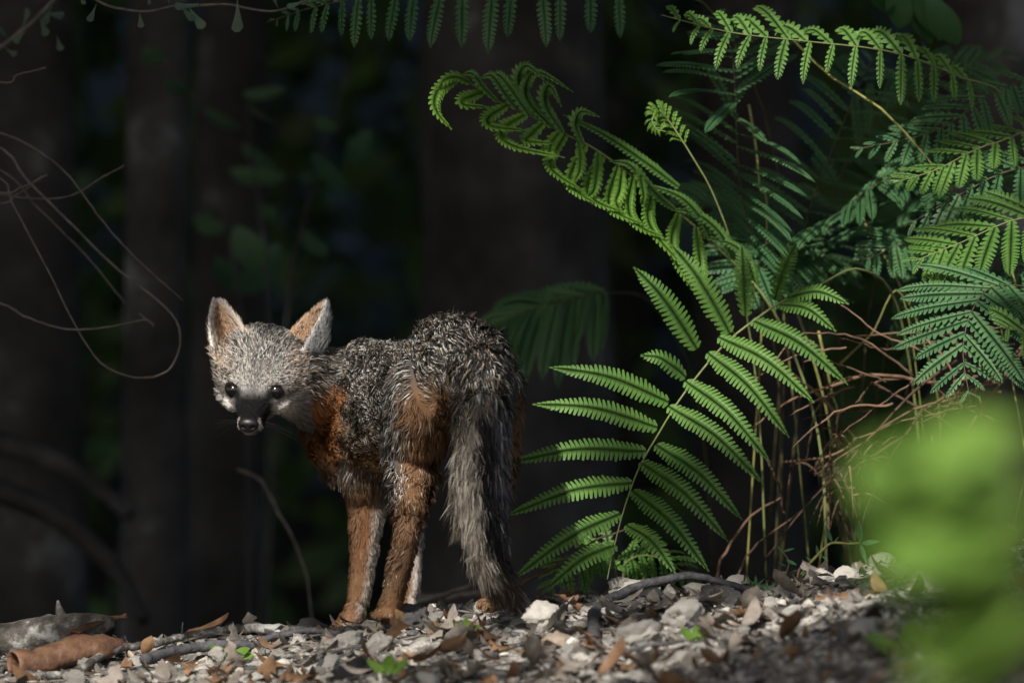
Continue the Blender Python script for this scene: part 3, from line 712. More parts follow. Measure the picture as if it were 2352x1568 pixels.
def tree(px, y, r0, h, label, cr, seed, lean=(0, 0), nl=9000, size=.12, flare=1.0, gap=True):
    x = (px - 1176) / PPM * (y + 8) / 8; z = gz(x, y) - .08
    t = empty('tree', (x, y, z)); tag(t, label, 'tree', 'trees of the dark wood behind the bank')
    bark_trunk('trunk', (x, y, z), h, r0, r0 * .6, t, lean, flare=flare)
    limbs(t, (x, y, z), h, 5, seed)
    crown(t, (x + lean[0] * h, y + lean[1] * h, z + h + cr[3]), cr[:3], nl, size, seed, gap)
    return t
tree(1180, 3.2, .205, 4.0, 'broad grey trunk with pale lichen blotches rising behind the fox', (3.2, 2.8, 1.5, .7), 11, nl=15000)
tree(338, 2.7, .062, 3.8, 'slim pale grey trunk behind the hanging vines', (2.4, 2.4, 1.3, .6), 12, (.01, 0), nl=9000, flare=.5)
tree(90, 3.6, .10, 4.2, 'dim brownish trunk behind the dead vines, next to the slim pale trunk', (2.6, 2.6, 1.4, .6), 13, (-.01, 0), nl=9000)
tree(500, 4.6, .085, 4.6, 'faint trunk deep in the wood between the slim pale and the broad lichened trunk', (2.6, 2.6, 1.4, .6), 14, (.015, 0), nl=9000)
tree(2270, 3.4, .11, 4.2, 'dark trunk in the gap above the ferns, beside the big hanging glossy leaves', (2.8, 2.6, 1.4, .6), 15, (.0, 0), nl=9000)
tree(1720, 5.2, .12, 4.6, 'dark trunk deep in the wood behind the fern clump', (2.8, 2.6, 1.5, .6), 16, nl=9000)
# unseen trees added for shade; their crowns leave a gap for the sun
def shade_tree(x, y, h, cr, label, seed, nl):
    z = gz(x, y) - .08; t = empty('tree', (x, y, z)); tag(t, label, 'tree', 'trees of the dark wood behind the bank')
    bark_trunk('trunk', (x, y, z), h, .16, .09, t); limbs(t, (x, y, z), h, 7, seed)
    crown(t, (x, y, z + h + .5), cr, nl, .13, seed, True)
shade_tree(-4.6, -1.6, 3.6, (3.4, 3.4, 1.6), 'unseen tree added on the sunny side so its crown shades the bank', 21, 17000)
shade_tree(-1.9, -5.9, 4.0, (2.6, 2.5, 1.4), 'unseen tree added so its crown shades the foreground', 22, 11000)
shade_tree(3.9, 0.6, 3.4, (3.0, 3.2, 1.5), 'unseen tree added past the fern clump to deepen the shade', 23, 11000)
shade_tree(-3.8, 2.2, 3.4, (2.8, 2.8, 1.6), 'unseen tree added past the vines to deepen the shade', 24, 10000)
for (x_, y_, s_) in ((-3.4, 7.0, 31), (0.2, 7.6, 32), (3.6, 7.2, 33), (0.5, 11.0, 34), (-5.0, 10.5, 35), (5.5, 10.5, 36)):  # trees added so that their crowns keep light off the slope
    z_ = gz(x_, y_) - .08; t_ = empty('tree', (x_, y_, z_)); tag(t_, 'tree higher up the slope, added to darken the wood behind', 'tree', 'far trees up the dark slope')
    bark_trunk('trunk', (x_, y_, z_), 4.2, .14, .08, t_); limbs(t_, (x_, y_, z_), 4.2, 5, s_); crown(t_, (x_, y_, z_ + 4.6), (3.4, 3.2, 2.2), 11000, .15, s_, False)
shade_tree(-2.2, -1.2, 3.0, (3.6, 1.9, 1.2), 'unseen low tree added to keep the sun off the wood behind', 25, 14000)  # unseen crown added to shade the trunks and shrub behind
# dense shade thicket closing the view up the slope
r = np.random.default_rng(77); n = 34000
P = np.stack([r.uniform(-7, 7, n), r.uniform(6.2, 9.5, n), r.uniform(-1.0, 3.4, n)], 1)
P = P[fbm(P * np.array((.9, .9, .7)), 3, 8) > -.3]; n = len(P)
a = r.normal(size=(n, 3)); a /= np.linalg.norm(a, axis=1, keepdims=True); b = np.cross(a, r.normal(size=(n, 3))); b /= np.linalg.norm(b, axis=1, keepdims=True)
sz = .10 * r.uniform(.5, 1.3, n)[:, None]
V = np.stack([P - a * sz, P + b * sz * .45, P + a * sz, P - b * sz * .45], 1).reshape(-1, 3)
th = link(bpy.data.objects.new('thicket', np_mesh('thicket', V, np.arange(n * 4).reshape(-1, 4), [M['canopy']], smooth=False)))
tag(th, 'dark leafy thicket closing off the wood far behind', 'thicket', kind='stuff')

# ---- leaf meshes
def leaf_mesh(name, L, W, mat, shape='oval', curl=.0, fold=.15, n=9, bend=.0, notch=0):
    V, F = [], []
    for i in range(n + 1):
        t = i / n
        if shape == 'oval': wd = math.sin(math.pi * min(1, t * .96 + .04)) ** .8
        elif shape == 'spat': wd = (t ** 1.5) * (1 if t < .82 else math.sqrt(max(0.02, 1 - ((t - .82) / .19) ** 2))) + .03
        elif shape == 'lance': wd = math.sin(math.pi * t ** .75) ** 1.1 + .01
        else: wd = (.25 + .75 * math.sin(math.pi * t ** .8)) * (1 + .45 * math.sin(t * 3 * 2 * math.pi - 1.2)) * (1 if t < .97 else .3)   # lobed oak
        wd *= W / 2
        ang = bend * t; y = L * t if abs(bend) < 1e-4 else L * math.sin(ang) / bend; z = 0 if abs(bend) < 1e-4 else L * (1 - math.cos(ang)) / bend
        for q in (-1, -.5, 0, .5, 1):
            x = wd * q; zz = z + fold * abs(x) - curl * (x / (W / 2)) ** 2 * W * .5 + notch * W * .06 * math.sin(7 * t + 5 * q)
            V.append((x, y, zz))
    for i in range(n):
        for q in range(4): F.append((i * 5 + q, i * 5 + q + 1, (i + 1) * 5 + q + 1, (i + 1) * 5 + q))
    me = bpy.data.meshes.new(name); me.from_pydata(V, [], F); me.polygons.foreach_set('use_smooth', [True] * len(F)); me.materials.append(mat); me.update()
    return me
def aim(d, n):
    """rotation with local y along d and local z close to n"""
    y = Vector(d).normalized(); z = Vector(n); z = (z - y * z.dot(y))
    if z.length < 1e-4: z = y.orthogonal()
    z.normalize(); x = y.cross(z)
    return Matrix((x, y, z)).transposed()
def put_leaf(me, base, tip, nrm, parent=None, name='leaf', L=None, sx=1.0):
    d = Vector(tip) - Vector(base); o = bpy.data.objects.new(name, me)
    ml = max(v.co.y for v in me.vertices) if L is None else L
    o.rotation_euler = aim(d, nrm).to_euler(); s = d.length / ml; o.scale = (s * sx, s, s)
    link(o)
    if parent is not None:
        o.parent = parent; o.location = Vector(base) - Vector(parent.location)
    else: o.location = base
    return o
LM = {k: leaf_mesh('leaf', .1, w_, M[m], sh, c, f, 9, b) for k, (w_, m, sh, c, f, b) in {
    'shrub': (.042, 'shrubleaf', 'oval', .1, .25, .6), 'gloss': (.036, 'glossleaf', 'oval', .1, .3, .4), 'spat': (.042, 'greyleaf', 'spat', .05, .15, .2),
    'lance': (.026, 'seedling', 'lance', .05, .3, .3), 'weed': (.055, 'weed', 'oval', .05, .2, .5), 'weedlance': (.035, 'weed', 'lance', .05, .2, .5)}.items()}
# understory shrub with drooping leaves behind the fox (blurred, sky-lit tops)
sb = empty('understory_shrub', (at(560, 1100, 1.75).x, 1.75, gz(at(560, 1100, 1.75).x, 1.75)))
tag(sb, 'dim broad-leaved shrub drooping in the shade between trunks behind the fox', 'shrub')
rr = random.Random(4)
for (a, b_, c) in (((575, 1250), (560, 800), (470, 260)), ((600, 1250), (660, 700), (800, 150)), ((585, 1250), (620, 800), (560, 180))):
    stem('stem', [at(*a, 1.75) - Vector((0, 0, .3)), at(*b_, 2.1), at(*c, 2.2)], .0035, .0018, M['bark'], sb, n=10)
for (bx, by, tx, ty) in ((640, 290, 560, 270), (560, 215, 668, 240), (730, 270, 770, 330), (850, 300, 800, 400), (530, 390, 660, 450), (490, 480, 440, 540), (540, 520, 610, 640), (720, 350, 780, 480), (640, 560, 560, 700),
                         (330, 110, 380, 170), (385, 180, 425, 250), (470, 250, 540, 330), (600, 470, 640, 530), (700, 530, 740, 620), (690, 400, 740, 440), (450, 500, 520, 560), (560, 330, 610, 420), (780, 400, 830, 330), (500, 590, 545, 700), (660, 640, 730, 590)):
    y = rr.uniform(1.9, 2.5)
    put_leaf(LM['shrub'], at(bx, by, y), at(tx, ty, y - .05), (rr.uniform(-.5, .5), -.5, .8), sb)
# big glossy leaves hanging at the top right
gs = empty('glossy_shrub', (at(2150, 900, .75).x, .75, gz(at(2150, 900, .75).x, .75))); tag(gs, 'shrub with big glossy hanging leaves above the ferns', 'shrub')
stem('stem', [at(2250, 1300, .85), at(2200, 600, .85), at(2120, 100, .8), at(2080, -60, .8)], .006, .003, M['bark'], gs)
for (bx, by, tx, ty, w_) in ((2112, -20, 2190, 132, 1.25), (2090, 0, 2130, 128, .8), (2070, -30, 2050, 90, 1.1), (2130, -10, 2150, 120, .8), (2010, -20, 2040, 60, 1.0), (2040, 480, 2110, 600, 1.3), (2080, 440, 2020, 620, 1.2), (2200, 470, 2270, 560, 1.0)):
    put_leaf(LM['gloss'], at(bx, by, .75), at(tx, ty, .68), (.25, -.9, .35), gs, sx=w_)
# fallen sticks in the hollow behind the fox
for (pts, r0, lb) in (([(880, 1392, .62), (960, 1380, .60), (1060, 1352, .58), (1128, 1322, .55)], .006, 'bare grey stick lying behind the fox hind legs'),
                      ([(940, 1378, .75), (1040, 1368, .72), (1150, 1352, .7)], .008, 'thicker blurred stick low behind the fox tail'),
                      ([(545, 1075, 1.25), (600, 1105, 1.22), (640, 1180, 1.2), (680, 1250, 1.18), (705, 1330, 1.15), (722, 1460, 1.12)], .0026, 'thin drooping stem with withered buds behind the fox chest')):
    c = [at(*p) for p in pts]
    o = stem('dead_stick', c, r0, r0 * .5, M['twig'], None, n=16, wob=.0012); tag(o, lb, 'stick')
for (pts, lb) in (([(-20, 1120, 2.0), (120, 1180, 2.0), (260, 1300, 2.0), (330, 1420, 1.9)], 'blurred fallen branch slanting down in the hollow'), ([(-20, 1010, 2.4), (140, 1060, 2.4), (300, 1180, 2.3)], 'fainter fallen branch above the slanting one')):
    tag(stem('fallen_branch', [at(*p) for p in pts], .022, .012, M['bark'], None, n=12, seg=10), lb, 'branch')

# ---- dead vines hanging at the left
VINES = [([(-30, 298, .42), (60, 330, .42), (150, 395, .44), (230, 500, .46), (300, 580, .46), (420, 690, .48)], 'upper grey vine arching down beside the slim trunk'),
         ([(-20, 330, .40), (60, 410, .40), (150, 500, .42), (260, 610, .44), (350, 680, .42), (405, 735, .40), (412, 800, .40), (380, 855, .40), (310, 866, .40), (235, 835, .40), (180, 760, .41), (120, 640, .42), (30, 470, .43), (-20, 400, .43)], 'long dead vine that loops round in a wide hook'),
         ([(-20, 690, .38), (60, 728, .38), (150, 755, .39), (240, 752, .40), (330, 735, .41), (352, 748, .41), (320, 720, .42)], 'low vine curving up to a forked tip'),
         ([(-20, 440, .45), (50, 430, .45), (110, 400, .45), (40, 445, .46), (-20, 465, .46)], 'short vine bent back on itself'),
         ([(-20, 440, .50), (70, 455, .5), (160, 450, .5), (230, 410, .5), (285, 380, .5)], 'thin vine rising to the right across the arching ones'),
         ([(-10, 188, .44), (40, 172, .44), (105, 156, .44)], 'bare twig end above the vines'),
         ([(-20, 380, .6), (90, 480, .6), (200, 590, .62), (290, 700, .64)], 'thinner blurred vine behind the looping one')]
sap = empty('sapling', (-1.10, .62, gz(-1.10, .62) - .03)); tag(sap, 'bare leaning sapling that the dead vines hang from', 'sapling')
stem('trunk', [Vector(sap.location), Vector((-1.08, .58, .5)), Vector((-1.02, .5, 1.3)), Vector((-1.0, .45, 2.4))], .022, .012, M['bark'], sap, n=16, seg=10)
for i, (pts, lb) in enumerate(VINES):
    pts = [(-760, pts[0][1] - 120, .50)] + [(-320, pts[0][1] - 70, pts[0][2])] + pts
    if pts[-1][0] < 0: pts = pts + [(-320, pts[-1][1] - 60, pts[-1][2]), (-760, pts[-1][1] - 130, .52)]
    tag(stem('dead_vine', [at(*p) for p in pts], .0021 if i < 3 else .0016, .0011, M['vine'], None, n=64, seg=6, wob=.0005), lb, 'vine')
# ---- leafy twig along the top left
tw = empty('leafy_twig', at(350, 25, .25)); tag(tw, 'thin twig with small spoon-shaped grey-green leaves above the dead vines', 'twig')
stem('stem', [at(-500, -420, .42), at(60, -160, .30), at(180, -40, .25), at(235, 8, .25), (at(300, 24, .25)), at(345, 26, .25), at(400, 14, .25), at(460, 10, .25)], .0026, .0014, M['vine'], tw, n=34)
stem('stem', [at(440, 14, .25), at(520, 10, .26), at(570, 20, .26), at(630, 26, .27), at(690, 8, .28), at(740, -20, .28)], .0022, .0014, M['vine'], tw, n=18)
for (bx, by, tx, ty) in ((222, 8, 205, 52), (320, 25, 325, 66), (410, 8, 445, 50), (430, 12, 468, 68), (545, -5, 548, 76), (460, 14, 400, 18), (480, 0, 520, -30), (340, -10, 345, 12), (640, 22, 625, -15), (700, 0, 660, 20), (460, 5, 455, -25), (180, -10, 195, 12), (390, 12, 380, -25)):
    put_leaf(LM['spat'], at(bx, by, .25), at(tx, ty, .24), (rr.uniform(-.4, .4), -.9, .3), tw)
tw2 = empty('leafy_twig', at(60, 80, .7)); tag(tw2, 'blurred twig end with yellowish leaves beyond the spoon-leaved twig', 'twig')
stem('stem', [at(-720, 420, .52), at(-350, 270, .62), at(-30, 125, .7), at(50, 70, .7), at(110, 15, .7), at(150, -30, .7)], .005, .003, M['vine'], tw2)
for (bx, by, tx, ty) in ((20, 90, -5, 65), (60, 70, 30, 100), (90, 40, 110, 85), (120, 10, 100, 60), (50, 65, 70, 20), (130, 80, 140, 120), (100, 30, 150, 40), (10, 110, 40, 130)):
    put_leaf(LM['spat'], at(bx, by, .7), at(tx, ty, .68), (rr.uniform(-.4, .4), -.9, .3), tw2)
# ------------------------------------------------------------------ ferns
def pinna_mesh(pts, width, nrm, mat, lobes=None, web=.42, seed=0, cup=.10, fwd=.55):
    """toothed leaflet along a list of points (base..tip), nrm = facing direction"""
    r = random.Random(seed); n = len(pts); L = sum((pts[i + 1] - pts[i]).length for i in range(n - 1))
    N_ = lobes or max(7, int(L / .0062)); C_ = catmull(pts, N_ * 2 + 1); V, F = [], []
    nr = Vector(nrm).normalized(); b0 = C_[0].copy()
    fr = []
    for i, p in enumerate(C_):
        t = (C_[min(i + 1, 2 * N_)] - C_[max(i - 1, 0)]).normalized(); s = t.cross(nr)
        if s.length < .05: s = t.cross(Vector((.3, -.5, .8)))
        s.normalize(); nn = s.cross(t).normalized()
        if nn.dot(nr) < 0: nn = -nn
        fr.append((p - b0, t, s, nn))
    def wd(t): return width * .5 * min(1, .55 + 2.2 * t) * (1 - max(0, (t - .30) / .70) ** 1.9) ** .95
    mid = []
    for i in range(N_ * 2 + 1): V.append(fr[i][0]); mid.append(len(V) - 1)
    for sd in (-1, 1):
        prev = None
        for k in range(N_):
            i0, i1, i2 = 2 * k, 2 * k + 1, 2 * k + 2
            w0 = wd((k + .5) / N_); solid = max(web, min(1.0, (k / N_ - .62) / .25)) if k / N_ > .62 else web
            lw = w0 * (1 + r.uniform(-.07, .07)); step = L / N_
            def pt(i, ww, sh): p, t, s, nn = fr[i]; return p + s * (sd * ww) + t * sh + nn * (cup * ww - ww * ww * 4.0 + .0003 * sd)
            a = pt(i0, w0 * solid, step * .12); b = pt(i2, w0 * solid, -step * .02)
            c = pt(i1, lw, step * (fwd - .30)) - fr[i1][3] * (.0012); d = pt(i1, lw * .97, step * (fwd + .12)) - fr[i1][3] * .0012
            o = len(V); V += [a, b, c, d, pt(i1, w0 * solid * 1.05, 0)]
            F.append((mid[i0], o, o + 4, mid[i1])); F.append((mid[i1], o + 4, o + 1, mid[i2]))
            F.append((o, o + 2, o + 4)); F.append((o + 4, o + 2, o + 3)); F.append((o + 4, o + 3, o + 1))
    me = bpy.data.meshes.new('pinna'); me.from_pydata(V, [], F); me.polygons.foreach_set('use_smooth', [True] * len(F)); me.materials.append(mat); me.update()
    return me, b0
def add_pinna(frond, plant, pts, width, nrm, mat, **kw):
    me, b0 = pinna_mesh(pts, width, nrm, mat, **kw); o = bpy.data.objects.new('pinna', me); link(o, frond)
    o.location = b0 - Vector(plant.location) - Vector(frond.location); return o
def rachis(plant, ctrl, r0=.0017, r1=.0006, n=30, mat=None):
    return stem('frond', ctrl, r0, r1, mat or M['rachis'], plant, n=n, seg=6)
SEED = [100]
def frond(plant, ctrl, pairs, Lmax, width, nrm, mat, t0=.12, ang=65, droop=.15, prof=None, curl=0.0, r0=.0017, both=(1, 1), jit=.1, tipL=.12, nrm_end=None):
    """whole frond: rachis points in world space from stalk to tip"""
    fo = rachis(plant, ctrl, r0, mat=M['stalkdark'] if mat is M['ferncool'] else None); C_ = catmull(ctrl, 80); rnd = random.Random(SEED[0])
    nr = Vector(nrm).normalized(); ne = Vector(nrm_end).normalized() if nrm_end else nr
    for k in range(pairs):
        t = t0 + (1 - t0) * (k + .3) / pairs; i = min(78, int(t * 79)); T = (C_[i + 1] - C_[max(i - 1, 0)]).normalized()
        u = (t - t0) / (1 - t0); nk = nr.lerp(ne, u).normalized()
        S = T.cross(nk).normalized()
        L = Lmax * (prof(u) if prof else (min(1, .7 + 1.1 * u) * (1 - max(0, (u - .25) / .75) ** 1.7) + tipL * (u > .5)))
        for sd, on in ((-1, both[0]), (1, both[1])):
            if not on or rnd.random() < .03: continue
            SEED[0] += 1
            a = math.radians(ang + rnd.uniform(-7, 7) - 22 * u); d = (S * (sd * math.sin(a)) + T * math.cos(a)).normalized()
            Lk = L * on * rnd.uniform(1 - jit, 1 + jit); b = C_[i] + T * rnd.uniform(-.003, .003) * sd
            g = Vector((0, 0, -1)); dr = droop * rnd.uniform(.6, 1.4)
            m = b + d * (Lk * .5) + g * (dr * Lk * .14) + nk * (curl * Lk * .18); e = b + d * Lk * (1 - .12 * abs(dr)) + g * (dr * Lk * .62) - nk * (curl * Lk * .12)
            q = b + d * (Lk * .8) + g * (dr * Lk * .37) + nk * (curl * Lk * .13)
            w_ = min(width, Lk * .30)
            add_pinna(fo, plant, [b, m, q, e], w_ * rnd.uniform(.9, 1.1), (nk + Vector((rnd.uniform(-.25, .25), rnd.uniform(-.2, .2), rnd.uniform(-.25, .25)))).normalized(), mat, seed=SEED[0])
    return fo
def fern(label, px, y, py=None):
    x = (px - 1176) / PPM * (y + 8) / 8; o = empty('fern', (x, y, gz(x, y))); tag(o, label, 'fern', 'ferns growing on the bank'); return o
W60 = .034
# --- fern A: big sunlit frond reaching down towards the tail, leaflets in a herringbone
fa = fern('fern whose broad sunlit frond hangs down beside the fox tail, tips in shade', 2000, .55)
def yA(py): return .30 - (py - 620) / 700 * .22
RA = [(2120, 1330), (2110, 1000), (2060, 700), (1975, 618), (1880, 655), (1800, 690), (1740, 730), (1660, 795), (1570, 905), (1510, 1000), (1465, 1080), (1430, 1180), (1405, 1280), (1395, 1330)]
fo = rachis(fa, [at(p[0], p[1], .50 if k < 2 else (.42 if k == 2 else yA(p[1]))) for k, p in enumerate(RA)], .0022, .0008, n=60)
PA = [(1600, 802, 1455, 613), (1676, 766, 1540, 560), (1712, 726, 1703, 560), (1780, 690, 1830, 560), (1575, 867, 1471, 816), (1536, 924, 1262, 843), (1510, 982, 1223, 928), (1485, 1036, 1161, 1063), (1453, 1107, 1161, 1184), (1425, 1179, 1179, 1328), (1415, 1250, 1255, 1352),
      (1806, 683, 1950, 698), (1788, 698, 1921, 761), (1727, 734, 1948, 883), (1651, 773, 1871, 924), (1626, 809, 1813, 1004), (1575, 874, 1770, 1061), (1536, 932, 1755, 1112), (1507, 1020, 1705, 1193), (1471, 1060, 1673, 1243), (1453, 1125, 1629, 1312), (1439, 1204, 1554, 1319)]
for k, (bx, by, tx, ty) in enumerate(PA):
    y0 = yA(by); left = tx < bx; b = at(bx, by, y0); e = at(tx, ty, y0 - (.03 if left else .05)); m = (b + e) * .5 + Vector((0, -.012, .010 if left else .012))
    L = (e - b).length
    add_pinna(fo, fa, [b, m, e], min(W60, L * .30) * (1.0 if k != 4 else 1.25), (-.25 if left else .15, -.85, .50), M['fern'], seed=k + 1)
# --- fern B: pale curling frond arching out over the fox
fb = fern('fern with a pale curled frond arching out over the fox', 1850, .45)
RB = [(1900, 1340), (1880, 1000), (1780, 720), (1640, 560), (1517, 454), (1452, 404), (1366, 342), (1301, 310), (1222, 267), (1142, 232), (1075, 188), (1040, 180), (1018, 200)]
fo = rachis(fb, [at(p[0], p[1], .38 - .015 * k) for k, p in enumerate(RB)], .0024, .0008, n=60)
PB = [((1142, 232), (1105, 195), (1085, 168), (1060, 172)), ((1185, 250), (1150, 200), (1130, 172), (1105, 178)), ((1215, 264), (1175, 205), (1145, 170), (1130, 190)), ((1240, 276), (1190, 190), (1210, 150), (1258, 190)),
      ((1268, 292), (1205, 215), (1235, 165), (1318, 212)), ((1295, 306), (1250, 235), (1262, 195), (1290, 245)), ((1340, 330), (1320, 285), (1335, 255), (1378, 268)), ((1080, 190), (1045, 175), (1015, 190), (1005, 215)), ((1050, 182), (1010, 205), (1000, 250), (1038, 298)),
      ((1110, 212), (1070, 225), (1062, 240), (1125, 246)), ((1165, 242), (1120, 270), (1130, 290), (1215, 300)), ((1210, 262), (1150, 300), (1180, 335), (1298, 362)), ((1250, 280), (1210, 320), (1215, 325), (1275, 330)), ((1300, 310), (1262, 365), (1280, 400), (1342, 440)),
      ((1345, 332), (1310, 410), (1325, 440), (1374, 470)), ((1385, 358), (1350, 430), (1375, 465), (1432, 487)), ((1420, 382), (1400, 460), (1420, 490), (1478, 516)), ((1455, 405), (1445, 480), (1470, 520), (1525, 545)), ((1500, 440), (1490, 500), (1520, 555), (1600, 640)),
      ((1560, 490), (1545, 560), (1580, 640), (1660, 740)), ((1290, 300), (1265, 330), (1262, 360), (1240, 330)), ((1330, 325), (1335, 370), (1330, 400), (1318, 420)), ((1375, 350), (1372, 400), (1365, 440), (1345, 455)), ((1430, 390), (1425, 440), (1415, 470), (1440, 500)),
      ((1600, 520), (1610, 600), (1620, 680), (1690, 770)), ((1560, 430), (1480, 370), (1390, 310), (1294, 263)), ((1550, 480), (1500, 440), (1450, 380), (1400, 370)), ((1480, 430), (1470, 400), (1480, 450), (1475, 470)), ((1640, 560), (1610, 500), (1560, 450), (1470, 420)), ((1690, 610), (1660, 540), (1600, 490), (1540, 480)), ((1740, 670), (1720, 600), (1680, 560), (1600, 540))]
for k, pts in enumerate(PB):
    y0 = .38 - .015 * max(0, 3 + (1640 - pts[0][0]) / 75.); off = [0, -.02, -.03, -.025]
    P_ = [at(p[0], p[1], y0 + off[j]) for j, p in enumerate(pts)]; L = sum((P_[j + 1] - P_[j]).length for j in range(3))
    up = pts[2][1] < pts[0][1]
    add_pinna(fo, fb, P_, min(.021, L * .26), (.15 if up else .35, -.75, .65 if up else .35), M['fernlight'] if not up else M['fern'], seed=200 + k, web=.62)
# --- fern C: frond running along the top edge, leaflets hanging
fc = fern('fern with a long level frond high above the fox, blunt leaflets hanging', 1750, .95)
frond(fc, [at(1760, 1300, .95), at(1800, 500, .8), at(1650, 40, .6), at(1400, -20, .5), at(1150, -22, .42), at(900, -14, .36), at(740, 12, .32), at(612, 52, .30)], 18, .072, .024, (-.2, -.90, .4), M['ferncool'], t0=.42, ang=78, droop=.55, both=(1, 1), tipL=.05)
# --- fern D: bright frond top right, leaflets hanging like a comb
fd = fern('fern with a bright comb-like frond high over the clump, below the glossy leaves', 2350, .7)
frond(fd, [at(2420, 1260, .7), at(2440, 600, .6), at(2330, 250, .42), at(2200, 175, .34), at(2050, 120, .28), at(1850, 95, .24), at(1680, 75, .22), at(1520, 35, .20)], 16, .085, .024, (.1, -.80, .60), M['fern'], t0=.40, ang=80, droop=.75, both=(.6, 1.1), tipL=.3, jit=.25)
frond(fd, [at(2420, 1260, .75), at(2470, 500, .62), at(2420, 200, .45), at(2290, 210, .40), at(2150, 300, .36), at(1960, 345, .34)], 14, .075, .018, (.0, -.60, .80), M['ferncool'], t0=.50, ang=65, droop=.2)
frond(fd, [at(2420, 1260, .68), at(2480, 700, .52), at(2420, 330, .38), at(2280, 330, .32), at(2150, 390, .30), at(2050, 420, .28)], 12, .065, .018, (.1, -.55, .8), M['fern'], t0=.45, ang=60, droop=.1)
# --- fern E: thin edge-on leaflets in the middle
fe = fern('fern with thin edge-on leaflets crossed by a brown stalk in the middle of the clump', 1760, .75)
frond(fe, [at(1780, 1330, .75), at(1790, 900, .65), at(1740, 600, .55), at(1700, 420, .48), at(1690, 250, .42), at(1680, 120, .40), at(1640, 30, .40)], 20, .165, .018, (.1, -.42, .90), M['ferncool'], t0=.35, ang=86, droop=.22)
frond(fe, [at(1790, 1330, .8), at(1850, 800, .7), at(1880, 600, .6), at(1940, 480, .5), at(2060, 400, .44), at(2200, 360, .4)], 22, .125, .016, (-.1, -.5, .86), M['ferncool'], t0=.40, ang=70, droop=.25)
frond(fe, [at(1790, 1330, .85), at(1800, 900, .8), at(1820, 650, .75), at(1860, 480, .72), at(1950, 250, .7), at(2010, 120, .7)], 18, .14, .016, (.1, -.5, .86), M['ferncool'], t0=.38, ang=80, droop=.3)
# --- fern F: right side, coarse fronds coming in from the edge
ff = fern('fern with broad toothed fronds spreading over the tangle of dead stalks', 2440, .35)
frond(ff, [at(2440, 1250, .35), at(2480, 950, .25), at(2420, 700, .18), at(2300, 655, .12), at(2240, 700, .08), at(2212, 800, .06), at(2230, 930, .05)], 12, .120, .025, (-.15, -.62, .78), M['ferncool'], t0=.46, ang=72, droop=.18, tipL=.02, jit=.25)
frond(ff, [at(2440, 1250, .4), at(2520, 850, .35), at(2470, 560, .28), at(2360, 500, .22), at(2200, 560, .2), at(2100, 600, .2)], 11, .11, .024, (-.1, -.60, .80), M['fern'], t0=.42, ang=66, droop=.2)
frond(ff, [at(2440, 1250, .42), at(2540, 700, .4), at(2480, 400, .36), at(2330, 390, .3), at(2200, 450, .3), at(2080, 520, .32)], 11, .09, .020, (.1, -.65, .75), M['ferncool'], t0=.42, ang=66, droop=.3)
frond(ff, [at(2440, 1250, .38), at(2460, 1000, .2), at(2430, 830, .1), at(2370, 770, .04), at(2300, 750, .0)], 8, .08, .024, (-.1, -.75, .65), M['fern'], t0=.45, ang=66, droop=.3)
# --- fern G: young coiled frond
fg = fern('young fern frond still coiled at its tip above the curled frond', 1700, .48)
fo = frond(fg, [at(1760, 1330, .48), at(1740, 900, .42), at(1690, 600, .36), at(1640, 450, .32), at(1590, 360, .30), at(1545, 290, .30), at(1515, 255, .29), at(1498, 275, .28), at(1512, 300, .28), at(1530, 285, .28)], 24, .021, .010, (-.1, -.7, .7), M['fernlight'], t0=.50, ang=60, droop=-.2, curl=1.2, prof=lambda u: 1 - .7 * u)
# --- fern H: blurred frond behind, next to the rump
fh = fern('dim fern frond drooping behind the rump of the fox, farther back than the bright ones', 1600, 1.25)
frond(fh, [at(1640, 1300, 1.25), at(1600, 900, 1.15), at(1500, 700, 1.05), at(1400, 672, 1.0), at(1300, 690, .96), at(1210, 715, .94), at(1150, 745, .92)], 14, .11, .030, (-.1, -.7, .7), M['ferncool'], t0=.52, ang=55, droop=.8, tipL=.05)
# --- fern I: deep filler fronds in the clump
fi = fern('shadowy fern filling the middle of the clump behind the bright fronds', 1950, .9)
for k, c in enumerate(([(1950, 1330, .9), (1900, 900, .85), (1850, 700, .8), (1760, 560, .75), (1650, 480, .7), (1560, 470, .68)], [(1950, 1330, .95), (1980, 900, .85), (2010, 650, .8), (2100, 470, .7), (2250, 420, .6), (2360, 440, .55)],
                       [(1950, 1330, 1.0), (1930, 800, .9), (1900, 620, .8), (1830, 560, .62), (1750, 600, .52), (1690, 680, .48)], [(1950, 1330, 1.0), (2050, 1000, .9), (2120, 800, .75), (2180, 650, .65), (2100, 560, .5), (1980, 600, .45)],
                       [(1950, 1330, .9), (2000, 1000, .8), (2050, 760, .7), (2160, 600, .6), (2300, 600, .5), (2420, 680, .45)], [(1950, 1330, 1.0), (1880, 900, .95), (1900, 500, .9), (2000, 300, .85), (2150, 180, .8), (2330, 120, .8)])):
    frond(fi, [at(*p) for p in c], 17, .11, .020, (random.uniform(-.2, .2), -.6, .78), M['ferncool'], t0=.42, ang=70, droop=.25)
# low shaded fronds under A
fj = fern('small fern low on the bank behind the stones, under the big sunlit frond', 1400, .42)
frond(fj, [at(1420, 1340, .42), at(1400, 1270, .40), at(1360, 1265, .38), at(1300, 1310, .36), at(1260, 1360, .34)], 9, .06, .018, (0, -.6, .8), M['fern'], t0=.1, droop=.3)
frond(fj, [at(1430, 1340, .42), at(1440, 1290, .40), at(1490, 1275, .38), at(1550, 1300, .36), at(1600, 1340, .34)], 9, .055, .018, (0, -.6, .8), M['fern'], t0=.1, droop=.3)
